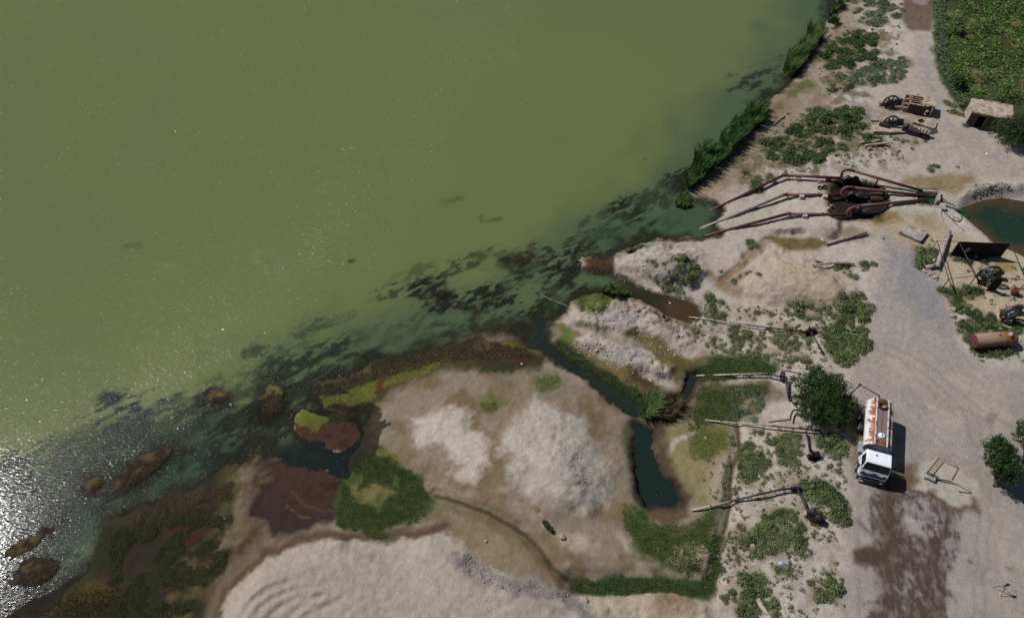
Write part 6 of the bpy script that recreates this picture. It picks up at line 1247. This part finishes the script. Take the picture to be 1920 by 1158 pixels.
MB().prism([(-2.3, -.5), (-1.0, -.55), (-.2, -.7), (1.0, -.6), (2.3, -.7), (2.4, -.1), (1.2, .6), (-.6, .8), (-2.3, .9)], (0, 0, -.1), (1, 0, 0), (0, 1, 0), (0, 0, 1), .62).build('plinth_top', M['mud'], T)
gr_ = MB().box((-.75, .55, .75), (1.2, .5, .45), Matrix.Rotation(-.4, 3, 'Z')).build('gear_housing', M['iron'], T)
for k in range(4): MB().box((-1.15 + k * .27, .70 - k * .11, 1.0), (.1, .5, .06), Matrix.Rotation(-.4, 3, 'Z')).build('rib', M['rust'], gr_)
p = at(1641, 222, 0); o = MB().box((-.2, 0, .1), (1.1, .12, .12)).build('iron_bar', M['iron']); o.location = at(1643, 228); tag(o, 'short iron bar lying left of the lower derelict flywheel', 'bar')
p = at(1732, 231, 0); T = thing('broken_slab', 'broken concrete slab with a dark hole in front of the brick ruin', 'slab', p)
MB().prism([(-1.6, -.2), (-.6, -.7), (.6, -1.5), (1.1, -1.3), (1.7, .0), (1.2, .6), (-.2, .7), (-1.3, .5)], (0, 0, .15), (1, 0, 0), (0, 1, 0), (0, 0, 1), .22).build('slab_piece', M['mud'], T)
MB().box((-.5, -.1, .39), (.8, .45, .08), Matrix.Rotation(.2, 3, 'Z')).build('hole', M['inside'], T); MB().box((-.7, .25, .5), (.7, .3, .3), Matrix.Rotation(.3, 3, 'Z')).build('rubble_lump', M['clay'], T)  # hole: dark block on the solid slab, its shade put into the colour
# engine wreck
p = at(1715, 252, 0); T = thing('engine_wreck', 'dismantled rusty engine with ribbed tan cylinders lying diagonally below the brick ruin', 'engine wreck', p, -.55)
MB().box((0, 0, .22), (3.6, 1.0, .2)).build('bed_frame', M['black'], T); MB().box((-.2, 0, .55), (1.5, .8, .6), bev=.1).build('engine_block', M['iron'], T)
for k in range(4): MB().lathe([(0, .26), (.5, .26), (.55, .18), (.55, 0)], (.3 + k * .42, .15, .55), (-.1, .35, 1), 10).build('cylinder', M['clay'], T)
MB().lathe([(-.25, 0), (-.25, .42), (.25, .42), (.25, 0)], (-1.45, .1, .6), (0, 1, .1), 14).build('gearbox', M['iron'], T); MB().lathe([(-.07, .2), (-.07, .35), (.07, .35), (.07, .2)], (-1.0, .55, .9), (.3, 1, 0), 14, False).build('wheel', M['clay'], T)
for k in range(9): MB().tube([(random.uniform(-1.7, 1.8), random.uniform(-.6, .6), .4), (random.uniform(-1.7, 1.8), random.uniform(-.6, .6), random.uniform(.6, 1.0))], .04, 5).build('rod', M['black' if k % 2 else 'rust'], T)
# ------------------------------------------------------------------ brick buildings
M['course'] = M['brick']
def hut(name, label, fl, ang, W, D, Hh, door, roofmat, ruined, seed):
    p = at(*fl); T = thing(name, label, 'hut', Vector((p.x, p.y, ground(p.x, p.y))), ang); rd = random.Random(seed); th = .25; z0 = -.3
    def wallbox(nm, x0, x1, y0, y1, h, mat):   # mud wall with brick courses as separate rows
        w_ = MB().box(((x0 + x1) / 2, (y0 + y1) / 2, (h + z0) / 2), (x1 - x0, y1 - y0, h - z0)).build(nm, M[mat], T); return w_
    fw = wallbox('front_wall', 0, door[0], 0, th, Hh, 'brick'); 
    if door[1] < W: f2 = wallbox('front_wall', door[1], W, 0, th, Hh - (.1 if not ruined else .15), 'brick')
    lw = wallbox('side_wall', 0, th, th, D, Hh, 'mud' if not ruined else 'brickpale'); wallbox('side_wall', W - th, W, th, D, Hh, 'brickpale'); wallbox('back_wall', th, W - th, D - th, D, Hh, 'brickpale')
    wallbox('floor_slab', th, W - th, th, D - th, .02, 'inside')
    nrow = int(Hh / .16)
    for r_ in range(nrow):      # brick courses proud of the mortar
        z = .08 + r_ * (Hh / nrow)
        for (a, b_) in ((0.02, door[0] - .02), (door[1] + .02, W - .02)):
            if b_ - a < .2: continue
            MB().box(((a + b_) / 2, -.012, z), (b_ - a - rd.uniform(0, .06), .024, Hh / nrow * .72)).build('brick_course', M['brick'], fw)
    if not ruined:
        n = 34; pts = []
        o_ = .16
        for i in range(n):
            f = i / n * 4; s = int(f); u = f - s; c = [(-o_, -o_), (W + o_, -o_), (W + o_, D + o_), (-o_, D + o_)]; a = Vector(c[s]); b_ = Vector(c[(s + 1) % 4]); q = a + (b_ - a) * u
            pts.append((q.x + rd.uniform(-.10, .10), q.y + rd.uniform(-.10, .10)))
        MB().prism(pts, (0, 0, Hh), (1, 0, 0), (0, 1, 0), (0, 0, 1), .22).build('roof', M[roofmat], T)
        for _ in range(14): MB().box((rd.uniform(0, W), rd.choice((rd.uniform(-.1, .15), rd.uniform(D - .1, D + .1))), Hh + .24), (rd.uniform(.15, .4), rd.uniform(.1, .25), .08), Matrix.Rotation(rd.uniform(0, 3), 3, 'Z')).build('roof_brick', M['brickpale'], T)
        MB().box(((door[0] + door[1]) / 2, .1, Hh - .12), (door[1] - door[0], .2, .2)).build('lintel', M['wood'], T)
        MB().tube([(door[1] - .02, -.03, 0), (door[1] - .02, -.03, Hh * .75), (door[1] + .35, -.03, Hh * .95)], .04, 6).build('door_edge', M['mud'], T)
    else:
        for k in range(5): MB().box((W * .27, .25 + k * .42, Hh + .05), (W * .55 - rd.uniform(0, .3), .12, .12), Matrix.Rotation(rd.uniform(-.08, .08), 3, 'Z')).build('roof_beam', M['wood'], T)
        MB().prism([(W * .45, .2), (W * .7, .35), (W - .05, .3), (W, D), (W * .5, D), (W * .55, D * .6), (W * .42, D * .45)], (0, 0, Hh + .02), (1, 0, 0), (0, 1, 0), (0, 0, 1), .14).build('roof_slab', M['mud'], T)
        MB().prism([(0, -.1), (W * .5, -.05), (W * .75, .1), (W * .75, .3), (0, .3)], (0, 0, Hh + .01), (1, 0, 0), (0, 1, 0), (0, 0, 1), .1).build('wall_cap', M['mud'], T)
        for _ in range(18): MB().box((rd.uniform(0, W), rd.uniform(0, D), Hh + .2), (rd.uniform(.15, .3), .12, .1), Matrix.Rotation(rd.uniform(0, 3), 3, 'Z')).build('loose_brick', M['brickpale'], T)
        for k in range(4): MB().box((-.28 - .05 * k, .3 + k * .4, .35 + .22 * k), (.5, .3, .5 + .4 * k)).build('buttress', M['brickpale'], T)
        MB().box((door[1] + .04, .1, Hh * .45), (.1, .3, Hh * .9)).build('door_jamb', M['conc_new'], T)
    return T
h1a = at(1809, 235); h1b = at(1877, 248)
hut('mud_roofed_hut', 'small square hut with pale mud roof and dark open doorway beside the dark drooping tree', (1809, 235), math.atan2(h1b.y - h1a.y, h1b.x - h1a.x), 5.0, 2.9, 2.15, (1.05, 2.1), 'mud', False, 3)
h2a = at(1698, 211); h2b = at(1737, 218)
hut('brick_ruin', 'low ruined brick pump house with half collapsed roof beside the dirt road', (1698, 211), math.atan2(h2b.y - h2a.y, h2b.x - h2a.x), 3.3, 2.2, 1.5, (2.3, 3.05), 'mud', True, 9)
o = MB().box((0, 0, .08), (1.3, .18, .16)).build('timber', M['wood']); o.location = at(1860, 250); tag(o, 'short pale timber on the ground in front of the hut', 'timber')
# fallen posts and drift wood
strand('fallen_post', [(1622, 273), (1645, 270), (1667, 268)], .14, 'whitewood', 'white bleached post lying on the green bushes below the derelict engines', 'post', .35)
for px, py, lab in ((1617, 266, 'short white log left of the bleached post'), (1645, 263, 'short white log behind the bleached post'), (1631, 277, 'short white log in front of the bleached post')):
    strand('short_log', [(px - 4, py + 1), (px + 4, py)], .13, 'whitewood', lab, 'log', .3)
strand('drift_log', [(1452, 233), (1462, 224), (1471, 218)], .13, 'wood', 'grey drift log on the sandy bank above the reed bed', 'log', .1)
strand('drowned_branch', [(1008, 548), (1030, 560), (1048, 567), (1064, 574)], .05, 'wood', 'long thin branch lying in the shallow water off the ridge', 'branch', .05)
tag(obj('debris_clump', shrub_mesh('debris', 90, 77, M['weed'], .5, .25)), 'small clump of weed caught on the branch tip in the water', 'debris clump').location = (*plane(1010, 550), .0); bpy.data.objects['debris_clump'].scale = (.45, .35, .3)
pl = [at(1420, 1122, .25), at(1442, 1160, .2)]; c = (pl[0] + pl[1]) / 2; d = pl[1] - pl[0]; o = MB().box((0, 0, 0), (d.length, .38, .1)).build('plank', M['whitewood']); o.location = c; o.rotation_euler = (0, 0, math.atan2(d.y, d.x)); tag(o, 'bleached wide plank fallen beside the large bushes at the bottom', 'plank')
# ------------------------------------------------------------------ steel shelter with a black rear panel
p0 = at(1781, 478); T = thing('steel_shelter', 'open steel frame shelter with a black rear wall panel over a flywheel engine', 'shelter', Vector((p0.x, p0.y, ground(p0.x, p0.y)))); bz2 = T.location.z
def W_(px, py, h): x, y = plane(px, py, bz2 + h); return Vector((x, y, h + bz2)) - T.location
HB = 2.4; HF = 2.1
bl = W_(1781, 478, 0); br = W_(1876, 482, 0); tl = bl + Vector((0, 0, HB)); tr_ = br + Vector((0, 0, HB)); d = (br - bl); ang = math.atan2(d.y, d.x)
pn = MB().box((d.length / 2, 0, HB / 2), (d.length, .05, HB)); pn.v = [Matrix.Rotation(ang, 3, 'Z') @ v + bl for v in pn.v]; po = pn.build('rear_panel', M['sheet'], T)
pt = MB().prism([(-.35, -.35), (.1, -.3), (.3, .25), (.4, .3), (.25, .4), (-.1, .35), (-.2, 0)], Vector((0, 0, 0)), (1, 0, 0), (0, .1, 1), (0, -1, 0), .02); pt.v = [Matrix.Rotation(ang, 3, 'Z') @ (v + Vector((1.6, -.03, 1.15))) + bl for v in pt.v]; pt.build('torn_patch', M['mud'], po)
fp_ = [W_(1764, 545, 0), W_(1815, 538, 0), W_(1908, 548, 0)]; ft = [v + Vector((0, 0, HF)) for v in fp_]
for v in fp_: MB().tube([v, v + Vector((0, 0, HF))], .055, 6).build('post', M['iron'], T)
rear = [tl + (tl - tr_) * .42, tl, tr_]
for a, b2 in zip(ft, rear): MB().tube([a, b2], .055, 6).build('rafter', M['iron'], T)
MB().tube([rear[0], rear[1]], .03, 6).build('rear_beam', M['iron'], T); MB().tube([ft[0] - Vector((.1, 0, 0)), ft[1], ft[2] + Vector((1.2, 0, 0))], .045, 6).build('front_beam', M['iron'], T)
MB().tube([rear[0], rear[0] - Vector((0, 0, HB))], .04, 6).build('post', M['iron'], T)
MB().tube([ft[0], W_(1790, 546, 0)], .05, 6).build('brace', M['iron'], T); MB().tube([ft[1], W_(1837, 543, 0)], .05, 6).build('brace', M['iron'], T)
a = W_(1817, 532, .9); b2 = W_(1855, 533, .9); MB().tube([a, b2], .03, 6).build('cross_bar', M['iron'], T); MB().tube([b2, W_(1840, 543, 0)], .03, 6).build('brace', M['iron'], T)
a = W_(1857, 545, 0); pn = MB().box((0, 0, 1.1), (1.1, .05, 2.2)); pn.v = [v + a for v in pn.v]; pn.build('front_panel', M['sheet'], T)
# drum, plank on sand, rusty tank
T = thing('oil_drum', 'dark rusty drum on the sand right of the steel shelter engine', 'drum', at(1900, 551)); MB().lathe([(0, 0), (0, .32), (.03, .34), (.9, .34), (.92, .31), (.88, .3), (.88, 0)], (0, 0, 0), (0, 0, 1), 20).build('drum_body', M['rust'], T)
for z in (.3, .6): MB().lathe([(-.02, .34), (0, .36), (.02, .34)], (0, 0, z), (0, 0, 1), 20).build('drum_ring', M['iron'], T)
strand('timber_beam', [(1876, 594), (1890, 596), (1902, 596)], .1, 'wood', 'short beam lying below the rust brown flywheel engine', 'beam', .1)
strand('iron_rail', [(1832, 529), (1848, 530)], .1, 'rust', 'short rusty iron rail in front of the shelter engine', 'rail', .1)
a = at(1824, 640, .8); b2 = at(1902, 634, .85); d = b2 - a; c = (a + b2) / 2; Lh = d.length / 2
T = thing('rusty_tank', 'old cylindrical steel tank, tan and ochre with a dark red end, lying among bushes', 'tank', Vector((c.x, c.y, ground(c.x, c.y))), math.atan2(d.y, d.x)); zc = .82
MB().lathe([(-Lh, .80), (Lh - .25, .80), (Lh - .05, .72), (Lh + .08, .45), (Lh + .12, 0)], (0, 0, zc), (1, 0, 0), 32).build('tank_body', M['boiler'], T)
MB().lathe([(-Lh - .01, 0), (-Lh - .01, .74), (-Lh + .03, .815), (-Lh + .06, .805)], (0, 0, zc), (1, 0, 0), 32).build('end_plate', simple('dark_red_steel', (100,52,62), .7, c2=(78,44,52)), T)
for x in (-.9, .75): MB().lathe([(-.02, .80), (-.02, .812), (.02, .812), (.02, .80)], (x, 0, zc), (1, 0, 0), 32).build('weld_seam', M['boiler'], T)
hh_ = MB().lathe([(0, .2), (.22, .2), (.25, .24), (.3, .24), (.3, 0)], (1.35, -.1, zc + .76), (0, -.1, 1), 16).build('hatch', M['conc_new'], T); MB().tube([(1.55, -.1, zc + .95), (1.95, .1, zc + 1.05)], .04, 6).build('hatch_lever', M['rust'], hh_)
MB().box((.3, .0, zc + .82), (.3, .14, .1), Matrix.Rotation(.4, 3, 'Z')).build('bracket', M['rust'], T)
o = MB().tube([(0, 0, .0), (0, 0, .9)], .25, 12).build('blue_can', M['greypaint']); o.location = at(1917, 505); tag(o, 'pale blue metal can at the right edge beside the shelter', 'can')
# ------------------------------------------------------------------ water loading ladder in the yard
p = at(1742, 901); T = thing('loading_ladder', 'rusty ladder tower with an overhead pipe arm on a pale wet apron beside the truck', 'ladder tower', p, 0); g0 = T.location.z
L = lambda px, py, h: Vector((*plane(px, py, g0 + h), h + g0)) - T.location
a0, a1 = L(1736.5, 889, .35), L(1760, 858, 2.9); b0, b1 = L(1746.5, 894.5, .35), L(1770.5, 864.5, 2.9)
for x, y in ((a0, a1), (b0, b1)): MB().tube([x, y], .05, 6).build('stringer', M['rust'], T)
for k in range(8): f = .06 + k * .125; MB().tube([a0.lerp(a1, f), b0.lerp(b1, f)], .032, 6).build('rung', M['iron'], T)
e = L(1797.5, 878, 3.0); e2 = L(1785.5, 899, 1.5)
MB().tube([b1, e], .04, 6).build('arm', M['rust'], T); MB().tube([a1, L(1790, 868, 3.0), e], .02, 5).build('stay', M['iron'], T); MB().tube([e, e2], .06, 7).build('spout', M['rust'], T)
MB().box((b0.x - .05, b0.y + .1, .2), (.95, .75, .55), Matrix.Rotation(-.5, 3, 'Z'), .04).build('concrete_foot', M['conc'], T)
MB().tube([b0 + Vector((0, 0, -.2)), b0 + Vector((.7, .0, .15))], .05, 6).build('foot_pipe', M['black'], T)
# filling pipe over the truck
p = at(1588, 752); T = thing('filling_pipe', 'thin dark filling pipe rising out of the big tree and reaching over the tanker rear', 'pipe', p); g0 = T.location.z
L = lambda px, py, h: Vector((*plane(px, py, g0 + h), h + g0)) - T.location
q = [L(1590, 750, 0), L(1598, 735, 3.2), L(1613, 721, 3.7), L(1650, 742, 3.7)]; MB().tube(q[:3], .07, 8).build('riser', M['iron'], T); MB().tube(q[2:], .05, 8).build('arm', M['iron'], T); MB().box(q[2], (.25, .2, .15)).build('joint', M['iron'], T); MB().tube([q[3], q[3] - Vector((0, 0, .5))], .05, 6).build('spout', M['iron'], T)
# camera tripod
p = at(1873, 1106); T = thing('tripod', 'black camera tripod standing alone on the yard near the bottom right corner', 'tripod', p)
for k in range(3):
    a = k * 2.094 + .5; l_ = MB().tube([(math.cos(a) * .55, math.sin(a) * .55, 0), (math.cos(a) * .06, math.sin(a) * .06, 1.25)], [.02, .032], 6).build('leg', M['black'], T)
MB().tube([(0, 0, .7), (0, 0, 1.45)], .03, 6).build('centre_column', M['black'], T); MB().box((0, 0, 1.55), (.3, .2, .2), bev=.03).build('camera_head', M['black'], T); MB().tube([(.1, 0, 1.5), (.45, .12, 1.38)], .018, 5).build('pan_handle', M['black'], T)
# ------------------------------------------------------------------ suction pipes of the small pumps
def suction(label, run, branch, pumpat, extra, r=.11, seed=0, split=.45, arm=None):
    w_ = [at(*q) for q in run]; c = Vector((w_[-1].x, w_[-1].y, ground(w_[-1].x, w_[-1].y))); T = thing('suction_pipe', label, 'pipe', c, 0); lo = [v - c for v in w_]
    k = max(1, len(lo) - 2 if split is None else int(len(lo) * split))
    MB().tube(lo[:k + 1], r, 8).build('pale_section', M['whitewood'], T); MB().tube(lo[k:], r * 1.1, 8).build('dark_section', M['pale_pipe'] if seed == 3 else M['dark_pipe'], T)
    for i in range(1, len(lo)): MB().lathe([(-.04, r), (-.04, r * 1.5), (.04, r * 1.5), (.04, r)], lo[i], lo[i] - lo[i - 1], 10, False).build('coupling', M['iron'], T)
    for i in range(len(lo) - 1):
        for f in (.35, .8):
            v = lo[i].lerp(lo[i + 1], f); gq = ground(v.x + c.x, v.y + c.y) - c.z
            if v.z - gq > .3: MB().tube([(v.x, v.y, gq - .1), (v.x, v.y, v.z)], .035, 5).build('stake', M['wood'], T)
    if branch: bb = [at(*q) - c for q in branch]; MB().tube(bb, r * 1.35, 8).build('branch_pipe', M['dark_pipe'], T)
    if extra: ee = [at(*q) - c for q in extra]; MB().tube(smooth_path(ee, 3), r * .7, 6).build('boom', M['iron'], T)
    return T
def smallpump(px, py, rz, lab, big=1.0):
    p = at(px, py); T = thing('small_pump', lab, 'pump', p, rz, 'small pumps of the white suction pipes')
    MB().box((0, 0, .12 * big), (1.0 * big, .5 * big, .2 * big), bev=.03).build('base', M['black'], T); MB().lathe([(-.14, 0), (-.14, .3), (-.05, .38), (.1, .38), (.16, .28), (.16, 0)], (-.25 * big, 0, .5 * big), (0, 1, 0), 14, True, big, big).build('volute', M['iron'], T)
    MB().lathe([(0, 0), (0, .2), (.1, .24), (.6, .24), (.65, 0)], (-.05, 0, .48 * big), (1, 0, 0), 12, True, big, big).build('motor', M['dark_pipe'], T); MB().tube([(-.25 * big, 0, .8 * big), (-.25 * big, .1, 1.1 * big)], .08, 6).build('neck', M['black'], T)
suction('long pale suction pipe from the brown pool to the upper pump', [(1292, 594, .15), (1340, 600, .3), (1401, 609, .4), (1460, 616, .4), (1511, 622, .5)], [(1520, 622, .9), (1532, 642, .7), (1543, 662, .3)], None, [(1524, 614, 1.1), (1541, 625, .8), (1560, 637, .5)], .07, 1, .4)
smallpump(1517, 624, .3, 'black small pump at the end of the upper suction pipe', 1.1)
suction('straight white suction pipe crossing above the dark green lawn', [(1306, 704, .1), (1370, 702, .5), (1440, 700, .6), (1463, 706, .6), (1474, 707, .7)], [(1474, 707, .8), (1476, 730, .6), (1480, 748, .3)], None, [(1463, 706, .8), (1468, 695, 1.2), (1485, 697, .9), (1502, 702, .5)], .10, 2, .5)
smallpump(1466, 710, 1.2, 'black small pump left of the big tree where the straight white pipe ends', .8)
suction('slim pale suction pipe bridging the narrow ditch below the big tree', [(1322, 787, .15), (1352, 790, .35), (1380, 793, .5), (1448, 798, .6), (1500, 803, .6), (1540, 808, .5)], [(1511, 808, .6), (1515, 826, .4), (1519, 846, .3)], None, None, .075, 2, .6)
smallpump(1523, 856, .2, 'black oily small pump in a dark puddle beside the road', 1.1)
suction('lowest suction pipe, slanting from the small dark pool over the ditch to the lowest pump', [(1296, 956, .15), (1332, 948, .4), (1371, 939, .6), (1420, 927, .6), (1464, 917, .6), (1486, 915, .6)], [(1496, 918, .6), (1508, 941, .5), (1519, 964, .4)], None, [(1486, 915, .8), (1496, 907, 1.1), (1520, 905, .9), (1548, 902, .7)], .09, 1, .4)
smallpump(1526, 972, -.6, 'grey and black small pump standing in a brown puddle by the road', 1.5); smallpump(1489, 918, .1, 'black small pump at the joint of the lowest suction pipe', .7)
def puddle(px, label, rgb, z=.03):
    P = P2(px); c0 = at(*px[0]); 
    m, t, ns, ls, b = newmat('oily_puddle'); b.inputs['Base Color'].default_value = (*lin(rgb), 1); b.inputs['Roughness'].default_value = .12; n_ = len(P)
    q = [at(x, y, z) for x, y in px]; zz = sum(v.z for v in q) / n_ + .02; o = MB().add([(v.x, v.y, zz) for v in smooth_path([Vector((v.x, v.y, 0)) for v in q] + [Vector((q[0].x, q[0].y, 0))], 3)[:-1]], [list(range(n_ * 3))]).build('puddle', m); o['kind'] = 'structure'
puddle([(1516, 968), (1522, 954), (1534, 950), (1546, 966), (1546, 978), (1534, 986), (1520, 984)], '', (78,58,38)); puddle([(1516, 854), (1520, 846), (1534, 846), (1540, 854), (1530, 866), (1520, 864)], '', (34,30,28))
strand('bent_pipe', [(1482, 786), (1484, 775), (1490, 768), (1503, 771)], .09, 'iron', 'dark bent pipe arch left of the foot of the big tree', 'pipe', .6)
strand('ground_pipe', [(1440, 790), (1462, 787), (1482, 785)], .06, 'wood', 'thin pole on the bare soil leading to the dark pipe arch', 'pole', .15)
# litter
o = MB().add([(-.3, -.1, .05), (0, -.25, .12), (.35, -.2, .04), (.3, .1, .16), (.1, .3, .08), (-.2, .25, .14), (0, 0, .24)], [(0, 1, 6), (1, 2, 6), (2, 3, 6), (3, 4, 6), (4, 5, 6), (5, 0, 6)]).build('plastic_rag', M['tarp_blue']); o.location = at(1465, 1056); o.scale = (1.0, .8, 1); tag(o, 'crumpled pale blue plastic rag on bare soil below the big thicket', 'rag')
for px, py, s, lab in ((1345, 1042, .28, 'white plastic scrap at the edge of the narrow ditch'), (1323, 820, .22, 'white scrap on the pale flat east of the dark pool'), (1445, 1053, .18, 'tiny white scrap left of the blue rag'), (1197, 1106, .2, 'white scrap south of the bottom ditch'), (421, 972, .26, 'white scrap on the weed bank above the sand heap'),
                       (1850, 289, .35, 'white scrap on the bare yard below the hut'), (1542, 450, .25, 'white scrap on the damp green hollow near the pale pipe'), (1256, 568, .22, 'white scrap floating on the brown pool'), (1183, 1105, .16, 'small white scrap on the sedge of the bottom ditch'), (978, 682, .2, 'white scrap on dark weed at the top of the dry flat')):
    o = MB().add([(-.5, -.3, .05), (.5, -.4, .1), (.4, .4, .05), (-.3, .5, .2), (0, 0, .35)], [(0, 1, 4), (1, 2, 4), (2, 3, 4), (3, 0, 4)]).build('plastic_scrap', M['litter']); o.location = at(px, py); o.scale = (s, s, s); tag(o, lab, 'litter')
for o in list(bpy.data.objects):
    if o.type == 'MESH' and o.modifiers: pass
print('objects', len(bpy.data.objects), 'tris', sum(len(m.polygons) for m in bpy.data.meshes))
